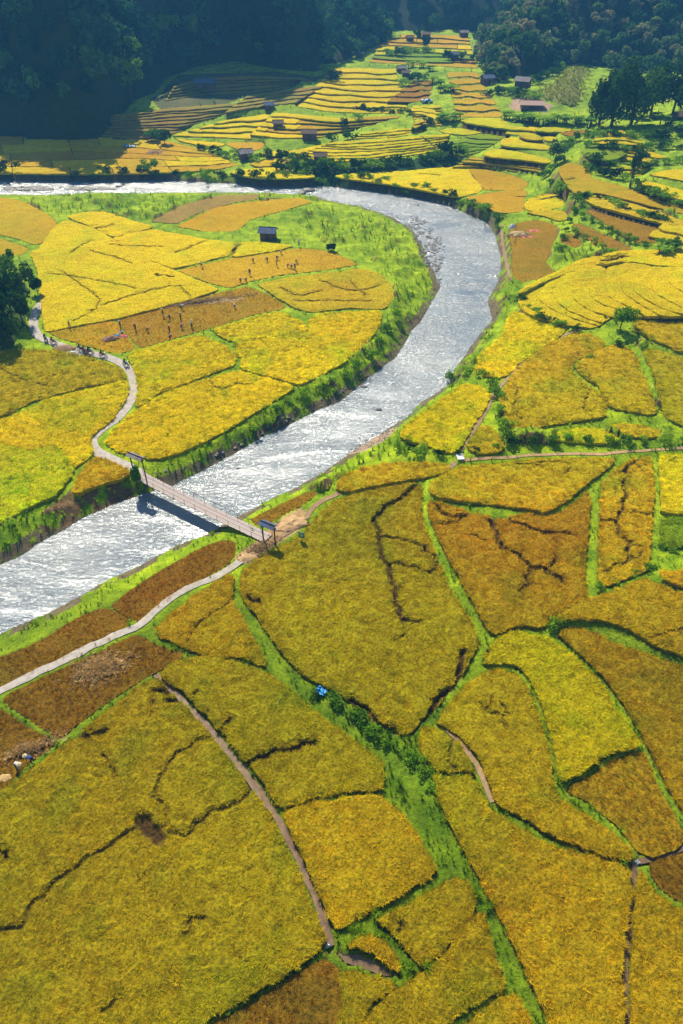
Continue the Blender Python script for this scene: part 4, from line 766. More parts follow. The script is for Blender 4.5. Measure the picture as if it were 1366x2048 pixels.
# forest trees: single meshes (trunk inside), copies share data
FP = []
for k in range(6):
    mb = MB(); h = [7.5, 8.5, 6.5, 9.5, 7, 8][k]; r_ = [3.1, 2.7, 3.4, 2.6, 2.9, 3.3][k]
    leaf_cloud(mb, 420, (0, 0, h*.58), (r_, r_, h*.40), .62, 50+k); mb.tube([(0, 0, -1.5), (0, 0, h*.5)], [.3, .16], 5, m=1)
    FP.append(mb.mesh('forest_tree', M['forest'], M['bark']))
FPD = []
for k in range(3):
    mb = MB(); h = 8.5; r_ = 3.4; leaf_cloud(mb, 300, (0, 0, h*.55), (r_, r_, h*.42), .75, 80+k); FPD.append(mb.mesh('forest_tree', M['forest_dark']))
def proj(x, y, z):
    dz = y*CP+(H-z)*SP; return 683+FPX*x/dz, 1024-FPX*(y*SP-(H-z)*CP)/dz, dz
def forest(hd, n_tries, spacing, seed, ymax):
    poly, hf = hd; r = np.random.default_rng(seed); x0, y0 = poly.min(0); x1, y1 = poly.max(0); x1 = min(x1, 520); x0 = max(x0, -520); y1 = min(y1, ymax)
    x = r.uniform(x0, x1, n_tries); y = r.uniform(y0, y1, n_tries); m = inside(poly, x, y); x, y = x[m], y[m]; d = segdist(poly, x, y, True); m = d > 1.5; x, y = x[m], y[m]; z = hf(x, y)
    px, py, dz = proj(x, y, z); m = (px > -90) & (px < 1460) & (py > -90) & (dz > 0); x, y, z, px, py = x[m], y[m], z[m], px[m], py[m]
    keep = []; cell = {}
    for i in range(len(x)):
        k = (int(x[i]//spacing), int(y[i]//spacing), int(z[i]//spacing)); okk = True
        for a in (-1, 0, 1):
            for b_ in (-1, 0, 1):
                for c_ in (-1, 0, 1):
                    for jx in cell.get((k[0]+a, k[1]+b_, k[2]+c_), ()):
                        if (x[i]-x[jx])**2+(y[i]-y[jx])**2+(z[i]-z[jx])**2 < spacing**2: okk = False; break
        if okk: keep.append(i); cell.setdefault(k, []).append(i)
    return np.c_[x, y, z][keep], px[keep], py[keep]
def tree_objects(pts, protos, label, group, cat='tree', smin=.75, smax=1.25, name='forest_tree'):
    for (x, y, z) in pts:
        o = bpy.data.objects.new(name, random.choice(protos)); COL.objects.link(o); o.location = (x, y, z-.3); s = random.uniform(smin, smax); o.scale = (s*random.uniform(.9, 1.15), s, s*random.uniform(.85, 1.2)); o.rotation_euler = (random.uniform(-.08, .08), random.uniform(-.08, .08), random.uniform(0, 6.28))
        hq = np.hypot(x, y); a1 = sorted(np.arctan2(pts[:, 0], pts[:, 1])); a_ = np.searchsorted(a1, math.atan2(x, y))/len(a1); h_ = np.searchsorted(sorted(pts[:, 2]), z)/len(pts)
        lb = label % (('broad' if o.scale.x > 1.05 else 'slim'), ('in the lowest rows' if h_ < .33 else 'half way up' if h_ < .66 else 'high up'), ('left' if a_ < .33 else 'middle' if a_ < .66 else 'right')); tag(o, lb, cat, group)
def rest(name, pts, me, label, seed):
    if not len(pts): return
    pr = proto(name+'_clump_%d' % seed, me); o = scatter(name, pts-[0, 0, .3], rng.uniform(.75, 1.3, len(pts)), np.full((len(pts), 3), .1), pr, tilt=.1); tag(o, label, kind='stuff')
pR, a_, b_ = forest(hR, 16000, 4.6, 5, 620); o_ = np.argsort(np.hypot(pR[:, 0], pR[:, 1])); pR = pR[o_]
nR = min(len(pR), 190)
tree_objects(pR[:nR], FP, '%s forest tree %s, %s part of the right mountain wood', 'trees on the right mountain')
for k in range(3): rest('forest', pR[nR:][k::3], FP[k], 'woodland higher up the right mountain', 10+k)
pL, a_, b_ = forest(hL, 20000, 5.2, 6, 560); o_ = np.argsort(np.hypot(pL[:, 0], pL[:, 1])); pL = pL[o_]; nL = min(len(pL), 90)
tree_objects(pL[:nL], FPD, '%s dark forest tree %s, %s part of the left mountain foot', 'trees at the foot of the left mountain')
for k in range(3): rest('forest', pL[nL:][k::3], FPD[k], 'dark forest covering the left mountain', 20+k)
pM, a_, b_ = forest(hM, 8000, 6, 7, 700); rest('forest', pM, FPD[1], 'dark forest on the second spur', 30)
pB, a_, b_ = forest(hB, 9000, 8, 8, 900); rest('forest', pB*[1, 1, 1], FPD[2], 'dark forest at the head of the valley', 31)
r9 = np.random.default_rng(9); x0, y0 = hS[0].min(0); x1, y1 = hS[0].max(0); xx, yy = r9.uniform(x0, x1, 2600), r9.uniform(y0, y1, 2600); m = inside(hS[0], xx, yy); xx, yy = xx[m], yy[m]; zz = hS[1](xx, yy)
c9 = np.array([.16, .20, .03])+np.array([.20, .16, .03])*np.clip(fbm(xx, yy, 6, 3)*1.6-.4, 0, 1)[:, None]; s9 = r9.uniform(.7, 1.5, len(xx)); tag(scatter('scrub', np.c_[xx, yy, zz-.1], s9, c9*r9.uniform(.6, 1.3, (len(xx), 1)), P_GRASS), 'dry yellow green scrub on the slope behind the farmhouse', kind='stuff')
print('forest', len(pR), len(pL), len(pM), len(pB))
# free standing trees
def big_tree(name, px, py, h, r_, mt, label, group=None, n=900, size=.34, seed=1, base=.28, loc=None, cat='tree'):
    p = onground(px, py) if loc is None else Vector(loc); root = empty(name, p, label=label, cat=cat, group=group)
    link('trunk', trunk_mesh('trunk', h, .03*h, seed), root); link('crown', crown_mesh('crown', mt, h, r_, n, size, seed, base=base), root); return root
def hilled(px, py, hd):
    d = Vector(P(px, py, 0))-Vector((0, 0, H)); d.normalize()
    for t in np.arange(60, 900, .5):
        p = Vector((0, 0, H))+d*t; z = max(float(hd[1](np.array([p.x]), np.array([p.y]))[0]), float(ground_z(p.x, p.y)))
        if p.z <= z: return (p.x, p.y, z)
    return tuple(p)
for k, (x, y, h, r_, lb, mt) in enumerate([(50, 600, 7.5, 2.4, 'tallest round crowned tree standing free at the edge of the dark grove', 'leaf_dark'), (12, 560, 7, 2.6, 'bright feathery tree at the top of the grove', 'leaf'), (76, 588, 3.6, 1.3, 'small tree right at the top bend of the road', 'leaf_dark'),
        (24, 625, 7, 2.6, 'dark tree in the middle of the grove at the left edge', 'leaf_dark'), (48, 650, 6, 2.3, 'dark tree overhanging the shaded stretch of road', 'leaf_dark'), (5, 665, 7.5, 2.8, 'dark tree at the left picture edge below the grove middle', 'leaf_dark'),
        (28, 690, 5.5, 2.5, 'lowest dark tree of the grove above the olive cut plot', 'leaf_dark'), (-25, 640, 8, 3, 'tree of the grove half cut off by the left picture edge', 'leaf_dark'), (-20, 715, 7, 2.8, 'lowest left tree of the grove at the picture edge', 'leaf_dark'), (-20, 560, 7, 2.8, 'bright tree at the upper left edge of the grove', 'leaf')]):
    big_tree('grove_tree', 0, 0, h, r_, M[mt], lb, 'trees of the left grove', 1100, .30, 300+k, .15, loc=hilled(x, y, hT))
for k, (x, y, h, r_, lb) in enumerate([(1197, 252, 17, 6.0, 'leftmost of the huge dark trees on the right'), (1222, 254, 19, 6.0, 'huge dark tree with bare trunk left of the gap of light'), (1262, 250, 18, 6.5, 'huge dark tree right of the gap of light'), (1300, 236, 15, 5.5, 'dark tree behind the pair of huge trees on the right'), (1345, 228, 15, 6, 'dark tree at the right picture edge beside the huge trees'), (1240, 226, 15, 5, 'dark tree seen between the huge trees'), (1385, 250, 14, 6, 'dark tree cut off by the right picture edge')]):
    big_tree('dark_tree', x, y, h, r_, M['leaf_dark'], lb, 'huge dark trees on the right', 2400, .55, 340+k, .02)
for nm, x, y, h, r_, mt, lb in [('creeper_tree', 1260, 374, 11, 1.9, 'leaf_dark', 'tall slim tree wrapped in creepers on the right terraces'), ('slanting_tree', 1110, 328, 7, 2.4, 'forest', 'thin grey green tree beside the slanting lime path'), ('round_tree', 1281, 330, 4, 1.7, 'forest', 'small round brown green tree beside the yellow steps'),
        ('bamboo_clump', 1240, 658, 4.4, 2.3, 'leaf', 'round bright green bush standing alone below the crescent terraces'), ('bush', 1120, 386, 4, 2.9, 'leaf', 'bushy green clump beside the curving orange terrace'), ('bush', 300, 354, 3.5, 2.5, 'leaf', 'palm like bush on the far river bank at the left'),
        ('bush', 10, 345, 3.6, 4, 'leaf_dark', 'round dark bush on the far river bank at the left picture edge'), ('slim_tree', 833, 88, 7, 2, 'leaf', 'pointed tree in the far valley left of the houses'), ('slim_tree', 852, 100, 6, 2.2, 'leaf_dark', 'broad dark tree in the far valley fields'), ('round_tree', 896, 122, 4.5, 2, 'leaf_dark', 'left tree beside the dark hut in the valley'),
        ('round_tree', 922, 122, 4, 1.8, 'leaf', 'right tree beside the dark hut in the valley'), ('riverside_sapling', 276, 978, 3.6, .8, 'leaf', 'thin leafy sapling at the water edge under the left bridge gate'), ('bush', 664, 500, 1.8, 1.4, 'leaf_dark', 'dark green bush by the half cut orange plot'), ('bush', 1345, 500, 2.6, 1.3, 'leaf_dark', 'spiky dark bush on the yellow shoulder at the right'),
        ('round_tree', 330, 290, 5, 2.4, 'leaf_dark', 'dark upright tree left of the tin roofed hut terraces'), ('bush', 308, 284, 4.2, 3.2, 'leaf', 'wide bright green bush at the left end of the sunny terraces')]:
    big_tree(nm, x, y, h, r_, M[mt], lb, None, 700 if h > 3 else 350, .30 if y > 300 else .42, int(x), .08 if nm in ('bush', 'bamboo_clump', 'creeper_tree') else .25)
for k, (x, y, h, lb) in enumerate([(265, 205, 15, 'sunlit feathery bamboo crown above the shaded terraces'), (255, 150, 13, 'higher sunlit bamboo crown on the dark slope'), (312, 100, 13, 'left bamboo crown of the lit row high on the slope'), (345, 96, 13, 'middle bamboo crown of the lit row high on the slope'), (385, 92, 13, 'right bamboo crown of the lit row high on the slope')]):
    big_tree('bamboo', 0, 0, h, 5.5, M['leaf'], lb, 'sunlit bamboos on the dark slope', 900, .6, 420+k, .3, loc=hilled(x, y, hL))
# shrubs: one shape per size, copied
SHP = [crown_mesh('shrub', M['leaf'], 1.8, 1.5, 330, .19, 61, base=0), crown_mesh('shrub', M['leaf_dark'], 1.8, 1.5, 330, .19, 62, base=0), crown_mesh('shrub', M['leaf'], 2.2, 1.3, 330, .2, 63, base=0)]
def shrubs(lst, label, group, ks=(0, 1), s=1.0):
    for (x, y) in lst:
        p = onground(x, y); o = link('shrub', SHP[random.choice(ks)]); sc = s*random.uniform(.75, 1.3); o.location = p; o.scale = (sc*random.uniform(.9, 1.4), sc, sc*random.uniform(.7, 1.1)); o.rotation_euler.z = random.uniform(0, 6.28); tag(o, label, 'shrub', group)
def along(pts, n_, jit=4):
    n_ = max(2, int(n_*.62))
    q = resample(smooth(pts, False, 3), 1); return [(q[i][0]+random.uniform(-jit, jit), q[i][1]+random.uniform(-jit*.6, jit*.6)) for i in np.linspace(0, len(q)-1, n_).astype(int)]
shrubs(along([(640, 1392), (700, 1430), (760, 1475), (810, 1520), (850, 1572)], 20, 14), 'leafy shrub in the overgrown ditch through the near fields', 'shrubs in the near ditch', (0, 0, 2, 1), .5)
shrubs(along([(560, 345), (700, 338), (800, 330), (900, 312), (925, 308)], 30, 4), 'dark shrub on the steep bank under the fan of terraces', 'shrubs under the fan of terraces', (1, 1, 0), 1.7)
shrubs(along([(150, 350), (290, 352), (420, 352), (520, 358), (640, 366)], 26, 3), 'shrub lining the far river bank', 'shrubs on the far river bank', (0, 1), 1.2)
shrubs(along([(700, 368), (780, 374), (860, 392), (940, 418), (985, 436), (1000, 460)], 30, 4), 'bright shrub on the outer bank of the river bend', 'shrubs on the outer river bend', (0, 0, 1), 1.0)
shrubs(along([(400, 300), (440, 308), (475, 314)], 9, 4)+along([(510, 322), (560, 318), (600, 322), (640, 330)], 10, 3), 'shrub beside the huts on the terrace edge', 'shrubs round the terrace huts', (0, 1), 1.5)
shrubs(along([(505, 862), (590, 800), (690, 755), (760, 690), (795, 640)], 22, 7), 'green shrub in the reeds of the inner river bank', 'shrubs of the inner river bank', (0, 2), .75)
shrubs(along([(800, 900), (880, 905), (950, 908), (1060, 880), (1180, 886), (1290, 884), (1366, 880)], 26, 5), 'green shrub on the long bank behind the footpath', 'shrubs on the long bank', (0, 1, 2), .62)
shrubs(along([(905, 760), (940, 745), (985, 775), (1000, 850), (1015, 880)], 14, 7), 'bright shrub where the footpath forks near the river', 'shrubs at the path fork', (0, 2), .85)
shrubs(along([(1040, 600), (1090, 640), (1150, 660)], 12, 5)+along([(1210, 640), (1240, 690), (1180, 720)], 6, 5), 'shrub under the crescent terraces', 'shrubs under the crescent terraces', (0, 1), .7)
shrubs(along([(1150, 400), (1190, 395), (1260, 425), (1330, 445)], 22, 3), 'shrub in the dark hedge between the right hand strips', 'hedge shrubs on the right', (1, 0), .95)
shrubs(along([(1150, 425), (1200, 455), (1260, 480), (1290, 490)], 16, 3)+along([(1120, 500), (1150, 425)], 9, 3)+along([(1150, 470), (1225, 505)], 9, 3), 'lime shrub in the bright hedge round the brown strips', 'bright hedge shrubs on the right', (0, 2), .8)
shrubs(along([(1270, 378), (1330, 400), (1366, 412)], 12, 4)+along([(1180, 345), (1250, 362)], 8, 5), 'shrub on the bank below the yellow right edge terraces', 'shrubs under the right edge terraces', (0, 1), 1.3)
shrubs(along([(1120, 300), (1200, 262)], 12, 5)+along([(1130, 395), (1090, 350), (1120, 330)], 10, 5), 'lime shrub along the slanting path on the right', 'shrubs by the slanting path', (0, 2), 1.2)
shrubs([(x+random.uniform(-6, 6), y+random.uniform(-4, 4)) for x in range(1180, 1366, 22) for y in (275, 300, 328)], 'low shrub on the weedy slope under the huge trees', 'shrubs on the weedy slope', (0, 1), 1.3)
shrubs(along([(720, 222), (818, 229)], 12, 2)+along([(700, 277), (660, 280), (720, 240)], 8, 3)+along([(830, 262), (880, 246)], 7, 3), 'shrub on the terrace edges of the middle valley', 'shrubs of the middle valley', (1, 0), 1.2)
shrubs(along([(640, 118), (655, 150), (663, 162)], 8, 2)+along([(780, 112), (850, 108)], 9, 2), 'shrub at the foot of the wooded spurs', 'shrubs at the spurs', (0, 1), 2.0)
shrubs(along([(800, 172), (840, 160)], 5, 3)+along([(1062, 170), (1100, 152), (1120, 140)], 12, 4)+along([(975, 190), (1040, 190), (1075, 200)], 14, 6), 'leafy shrub around the farmhouses on the right', 'shrubs round the farmhouses', (0, 1), 1.9)
shrubs(along([(1324, 1100), (1366, 1102)], 6, 4)+along([(1200, 1180), (1240, 1168), (1300, 1140)], 8, 4)+along([(1110, 1250), (1100, 1262)], 3, 3), 'bright tufty shrub on the green strips of the near right fields', 'shrubs on the near green strips', (0, 2), .45)
# banana clumps: arching broad leaves on short stems
def banana_mesh(seed):
    r = random.Random(seed); mb = MB()
    for s in range(4):
        bx, by = r.uniform(-1.1, 1.1), r.uniform(-1.1, 1.1); h = r.uniform(.6, 1.3); mb.tube([(bx, by, -.2), (bx, by, h)], [.16, .09], 5, m=1)
        for k in range(9):
            a = k*.7+r.uniform(-.3, .3); L = r.uniform(1.3, 2.1); w = .34; pr_ = None
            for t in (0, .35, .7, 1):
                d = L*t; z = h+L*(.75*t-.75*t*t*r.uniform(.7, 1.1)); ww = w*math.sin(math.pi*min(.98, .15+t*.85))+.02; c_, s_ = math.cos(a), math.sin(a)
                cur = [(bx+c_*d-s_*ww, by+s_*d+c_*ww, z), (bx+c_*d+s_*ww, by+s_*d-c_*ww, z)]
                if pr_: mb.add(pr_+cur, [(0, 1, 3, 2)], 0)
                pr_ = cur
    return mb.mesh('banana_plant', M['leaf'], M['bark'])
BN = [banana_mesh(5), banana_mesh(6)]
def bananas(lst, label, group, s=1.4):
    for (x, y) in lst:
        o = link('banana_plant', random.choice(BN)); o.location = onground(x, y); q_ = s*random.uniform(.8, 1.25); o.scale = (q_, q_, q_); o.rotation_euler.z = random.uniform(0, 6.28); tag(o, label, 'banana plant', group)
bananas(along([(1016, 240), (1050, 246), (1085, 250)], 12, 4), 'banana plant in the row below the pale thatched roof', 'bananas under the thatched roof')
bananas(along([(1095, 244), (1150, 248), (1180, 250)], 10, 4), 'banana plant between the thatched roof and the huge trees', 'bananas near the huge trees')
bananas(along([(870, 165), (880, 182), (905, 184)], 9, 5), 'banana plant in the clump by the stream', 'bananas by the stream')
bananas(along([(885, 236), (900, 246), (915, 240)], 8, 4), 'banana plant in the dark clump above the ribbed plots', 'bananas above the ribbed plots')
bananas(along([(1310, 240), (1366, 262)], 7, 6), 'banana plant at the right picture edge', 'bananas at the right edge')
bananas([(1320, 508), (1332, 500)], 'banana plant on the yellow shoulder', 'bananas on the yellow shoulder', 1.0)
bananas(along([(840, 137), (815, 135), (862, 142)], 5, 4), 'banana plant above the stream huts', 'bananas above the stream huts', 1.2)
# ---------------------------------------------------------------- bridge with plank deck
A3 = Vector((*BR_A, .32)); B3 = Vector((*BR_B, .32)); dv = (B3-A3); BL = dv.length; ang = math.atan2(dv.y, dv.x)
br = empty('bridge', A3, ang, label='long narrow plank footbridge crossing the river between two gates', cat='bridge')
pm = MB().box((0, 0, 0), (.19, 1.75, .05)).mesh('deck_plank', M['plank']); npl = int(BL/.215)
for k in range(npl):
    o = link('deck_plank', pm, br); t = (k+.5)/npl; o.location = (BL*t, random.uniform(-.03, .03), -.45*math.sin(math.pi*t)*.5+random.uniform(-.008, .008)); o.rotation_euler.z = random.uniform(-.02, .02); o.scale.y = random.uniform(.97, 1.04)
for s in (-1, 1):
    pts = [(BL*t, s*.8, -.06-.225*math.sin(math.pi*t)) for t in np.linspace(0, 1, 13)]; MB().tube(pts, .07, 5).build('edge_beam', M['wood'], br)
    pts = [(BL*t, s*.9, .85-.225*math.sin(math.pi*t)) for t in np.linspace(0, 1, 13)]; MB().tube(pts, .028, 5).build('hand_cable', M['wood'], br)
    for k in range(13):
        t = k/12; zz = -.225*math.sin(math.pi*t); MB().tube([(BL*t, s*.88, zz-.1), (BL*t, s*.9, zz+.87)], .028, 5).build('railing_post', M['wood'], br)
def gate(px1, px2, h, roofm, label, z=.3, yaw=0):
    a = Vector(P(*px1, z)); b = Vector(P(*px2, z)); c = (a+b)/2; w = (b-a).length; th = math.atan2(b.y-a.y, b.x-a.x)
    g = empty('bridge_gate', c, th, label=label, cat='gate')
    for s in (-1, 1): MB().tube([(s*w/2, 0, -.9), (s*w/2, 0, h)], .10, 7).build('post', M['wood'], g)
    MB().box((0, 0, h-.12), (w+.5, .14, .16)).build('crossbeam', M['wood'], g)
    for s in (-1, 1): MB().box((0, s*.28, h+.14), (w+.45, .62, .05), rx=-s*.42).build('roof_panel', roofm, g)
    MB().tube([(-w/2-.4, 0, h+.35), (w/2+.4, 0, h+.35)], .05, 5).build('ridge_pole', M['wood'], g)
    for s in (-1, 1): MB().tube([(s*w/2, 0, h-.7), (s*(w/2-.5), 0, h-.1)], .04, 5).build('brace', M['wood'], g)
gate((268, 946), (292, 956), 3.3, M['tin'], 'wooden gate with grey tin roof at the left end of the footbridge')
gate((527, 1080), (551, 1090), 3.0, M['tin_blue'], 'wooden gate with blue tin roof at the right end of the footbridge', .1)
# ---------------------------------------------------------------- huts and farmhouses
def hut(px, py, w, d, wall, h, roofm, label, yaw=0, stilt=0, cat='hut', pitch=.45, over=.45, name='field_hut', open_=False):
    if py < 340: w, d, h = w*.85, d*.85, h*.88
    p = onground(px, py); r = empty(name, p+Vector((0, d/2, 0)), yaw, label=label, cat=cat); z0 = stilt
    for sx in (-1, 1):
        for sy in (-1, 1): MB().tube([(sx*w*.47, sy*d*.47, -1), (sx*w*.47, sy*d*.47, z0+h)], .09, 5).build('post', M['wood'], r)
    mb = MB(); t = .08
    if not open_:
        mb.box((0, d*.46, z0+h/2), (w*.94, t, h)); mb.box((-w*.46, 0, z0+h/2), (t, d*.92, h)); mb.box((w*.46, 0, z0+h/2), (t, d*.92, h))
        mb.box((-w*.3, -d*.46, z0+h/2), (w*.34, t, h)); mb.box((w*.3, -d*.46, z0+h/2), (w*.34, t, h)); mb.box((0, -d*.46, z0+h*.88), (w*.3, t, h*.24)); mb.build('wall', wall, r)
        MB().box((0, -d*.40, z0+h*.38), (w*.26, .05, h*.74)).build('door', M['wood'], r)
    MB().box((0, 0, z0+.02), (w, d, .12)).build('floor', M['wood'], r)
    hw = d/2+over; sl = hw/math.cos(pitch)
    for s in (-1, 1): MB().box((0, s*hw/2, z0+h+math.tan(pitch)*hw/2-.12*math.tan(pitch)), (w+2*over, sl, .09), rx=-s*pitch).build('roof_panel', roofm, r)
    g = MB(); zz = z0+h
    for s in (-1, 1): g.add([(s*w*.47, -d*.46, zz), (s*w*.47, d*.46, zz), (s*w*.47, 0, zz+math.tan(pitch)*d*.46)], [(0, 1, 2)])
    g.build('gable', wall, r); MB().tube([(-w/2-over, 0, z0+h+math.tan(pitch)*hw+.02), (w/2+over, 0, z0+h+math.tan(pitch)*hw+.02)], .07, 5).build('ridge_cap', roofm, r)
    return r
BW = M['bamboo_wall']
hut(536, 482, 3.6, 3.0, BW, 2.0, M['tin_blue'], 'single hut with blue grey tin roof in the river loop', -.15)
hut(491, 322, 4.6, 4, BW, 2.6, M['tin'], 'hut with pale tin roof on the terrace edge above the far bank', .35)
hut(556, 260, 4.0, 3.4, BW, 2.4, M['thatch'], 'small grey thatched hut standing above the two open sheds', .1)
hut(619, 282, 5.6, 4, BW, 2.7, M['thatch'], 'widest brown thatched hut in the middle of the terraces', -.1)
hut(640, 324, 4.4, 3.4, BW, 1.9, M['thatch'], 'brown hut over the shrubs below the fan of terraces', .2)
hut(538, 222, 4.0, 3.4, BW, 2.2, M['tin_blue'], 'small bluish hut exactly at the mountain shadow edge', .2)
hut(412, 191, 9.0, 5, BW, 2.6, M['tin_blue'], 'long stilt house with blue roof in the shade of the mountain', .05, 2.2, 'house', name='stilt_house')
hut(1046, 184, 6.5, 5.5, BW, 2.8, M['tin'], 'farmhouse with grey tin roof at the foot of the right mountain', -.5, 1.2, 'house', name='farmhouse')
hut(975, 170, 5.5, 4.5, BW, 2.8, M['tin_blue'], 'small farmhouse half hidden in the trees left of the grey roofed one', .3, 0, 'house', name='farmhouse')
hut(1066, 220, 9.5, 7, BW, 1.8, M['thatch_pale'], 'wide low barn under a pale pinkish thatched roof', -.12, 0, 'barn', .28, name='barn')
hut(909, 122, 4.6, 4, BW, 3.0, M['tin_blue'], 'dark hut between two trees in the middle of the valley', 0)
hut(803, 146, 4.5, 3.5, BW, 2.0, M['tin'], 'hut with white roof beside the pale valley track', .2)
hut(812, 154, 3.6, 3, BW, 1.8, M['thatch'], 'brown shed just below the white roofed valley hut', -.2)
hut(928, 76, 5, 4, BW, 2.8, M['tin'], 'far hut with pale roof at the head of the valley', .1)
hut(853, 78, 5, 4, BW, 2.4, M['thatch'], 'far dark hut among trees at the head of the valley', -.2)
hut(820, 84, 4, 3.4, BW, 2.2, M['thatch'], 'farthest left dark hut at the head of the valley', .2)
hut(718, 116, 4, 3, BW, 2, M['tin_blue'], 'shaded hut at the foot of the second wooded spur', .1)
hut(1362, 250, 5, 4, BW, 2.8, M['thatch'], 'hut under the trees at the right picture edge', .1)
# ---------------------------------------------------------------- people
def body(pose, top, bottom):
    E = dict(stand=dict(p=(0, 0, .92), c=(0, 0, 1.25), n=(0, .02, 1.42), h=(0, .04, 1.56), kn=[(-.1, .03, .5), (.1, .03, .5)], ft=[(-.11, 0, .06), (.12, 0, .06)], el=[(-.27, .02, 1.12), (.27, .02, 1.12)], ha=[(-.28, .15, .88), (.28, .15, .88)]),
             bend=dict(p=(0, -.12, .86), c=(0, .22, 1.02), n=(0, .40, 1.0), h=(0, .53, .95), kn=[(-.12, .04, .46), (.12, .04, .46)], ft=[(-.14, -.06, .06), (.14, -.02, .06)], el=[(-.2, .38, .72), (.2, .38, .72)], ha=[(-.1, .46, .45), (.12, .48, .42)]),
             walk=dict(p=(0, 0, .9), c=(0, .05, 1.23), n=(0, .08, 1.40), h=(0, .11, 1.54), kn=[(-.1, .18, .52), (.1, -.06, .48)], ft=[(-.11, .26, .07), (.12, -.32, .12)], el=[(-.27, -.08, 1.1), (.27, .12, 1.1)], ha=[(-.28, -.02, .86), (.28, .3, .95)]),
             sit=dict(p=(0, 0, .80), c=(0, .06, 1.12), n=(0, .10, 1.30), h=(0, .13, 1.44), kn=[(-.16, .38, .74), (.16, .38, .74)], ft=[(-.15, .32, .34), (.15, .32, .34)], el=[(-.26, .26, 1.0), (.26, .26, 1.0)], ha=[(-.24, .5, .98), (.24, .5, .98)]))[pose]
    V_ = [E['p'], E['c'], E['n'], E['h']]; rad = [(.15, .12), (.17, .12), (.06, .06), (.10, .115)]; ed = [(0, 1), (1, 2), (2, 3)]
    hp = Vector(E['h'])+Vector((0, .01, .09)); V_.append(tuple(hp)); rad.append((.085, .09)); ed.append((3, 4))
    for i, s in ((0, -1), (1, 1)):
        sh_ = Vector(E['c'])*.25+Vector(E['n'])*.75+Vector((s*.17, 0, -.06)); n0 = len(V_)
        V_ += [tuple(sh_), E['el'][i], E['ha'][i], tuple(Vector(E['ha'][i])+Vector((0, .05, -.09)))]; rad += [(.065, .065), (.05, .05), (.036, .036), (.035, .022)]; ed += [(1, n0), (n0, n0+1), (n0+1, n0+2), (n0+2, n0+3)]
        hp_ = Vector(E['p'])+Vector((s*.09, 0, -.06)); n0 = len(V_); V_ += [tuple(hp_), E['kn'][i], E['ft'][i], tuple(Vector(E['ft'][i])+Vector((0, .15, -.02)))]; rad += [(.10, .10), (.07, .07), (.05, .05), (.04, .03)]; ed += [(0, n0), (n0, n0+1), (n0+1, n0+2), (n0+2, n0+3)]
    me = bpy.data.meshes.new('person'); me.from_pydata(V_, ed, []); ob = bpy.data.objects.new('tmp', me); COL.objects.link(ob)
    sm_ = ob.modifiers.new('skin', 'SKIN'); me.skin_vertices  # created by modifier data layer
    for k, sv in enumerate(me.skin_vertices[0].data): sv.radius = rad[k]; sv.use_root = (k == 0)
    sb = ob.modifiers.new('sub', 'SUBSURF'); sb.levels = 1; sb.render_levels = 1
    dg = bpy.context.evaluated_depsgraph_get(); out = bpy.data.meshes.new_from_object(ob.evaluated_get(dg)); bpy.data.objects.remove(ob)
    out.name = 'person'; out.materials.clear(); [out.materials.append(q) for q in (M['cloth_'+top], M['cloth_'+bottom], M['skin'])]
    P0 = Vector(E['p']); Hd = Vector(E['h'])
    for f_ in out.polygons:
        c = f_.center; hd = min((c-Hd).length, (c-hp).length); hand = min((c-Vector(q)).length for q in E['ha'])
        leg = min((c-Vector(q)).length for q in E['kn']+E['ft'])
        f_.material_index = 2 if (hd < .135 or hand < .09) else (1 if (c.z < P0.z+.02 and c.y < P0.y+.25 and leg < .52 and hand > .1) or (c-P0).length < .14 else 0); f_.use_smooth = True
    return out, hp
hatm = MB(); nseg = 10
hatm.add([(0, 0, .14)]+[(.22*math.cos(6.283*k/nseg), .22*math.sin(6.283*k/nseg), 0) for k in range(nseg)], [(0, 1+k, 1+(k+1) % nseg) for k in range(nseg)]+[tuple(range(nseg, 0, -1))])
HAT = hatm.mesh('hat', M['hat'])
BOD = {}
def person(px, py, pose, top, bottom, label, group=None, hat=True, rz=None, loc=None):
    k = (pose, top, bottom)
    if k not in BOD: BOD[k] = body(*k)
    me, hp = BOD[k]; o = link('person', me); o.location = onground(px, py)+Vector((0, 0, .10)) if loc is None else loc; o.rotation_euler.z = random.uniform(0, 6.28) if rz is None else rz; o.scale = (1.0,)*3
    tag(o, label, 'person', group)
    if hat: h_ = link('hat', HAT, o); h_.location = hp+Vector((0, 0, .05))
    return o
CN = dict(red='red', blue='blue', dark='black', white='white', green='green', purple='purple', brown='brown')
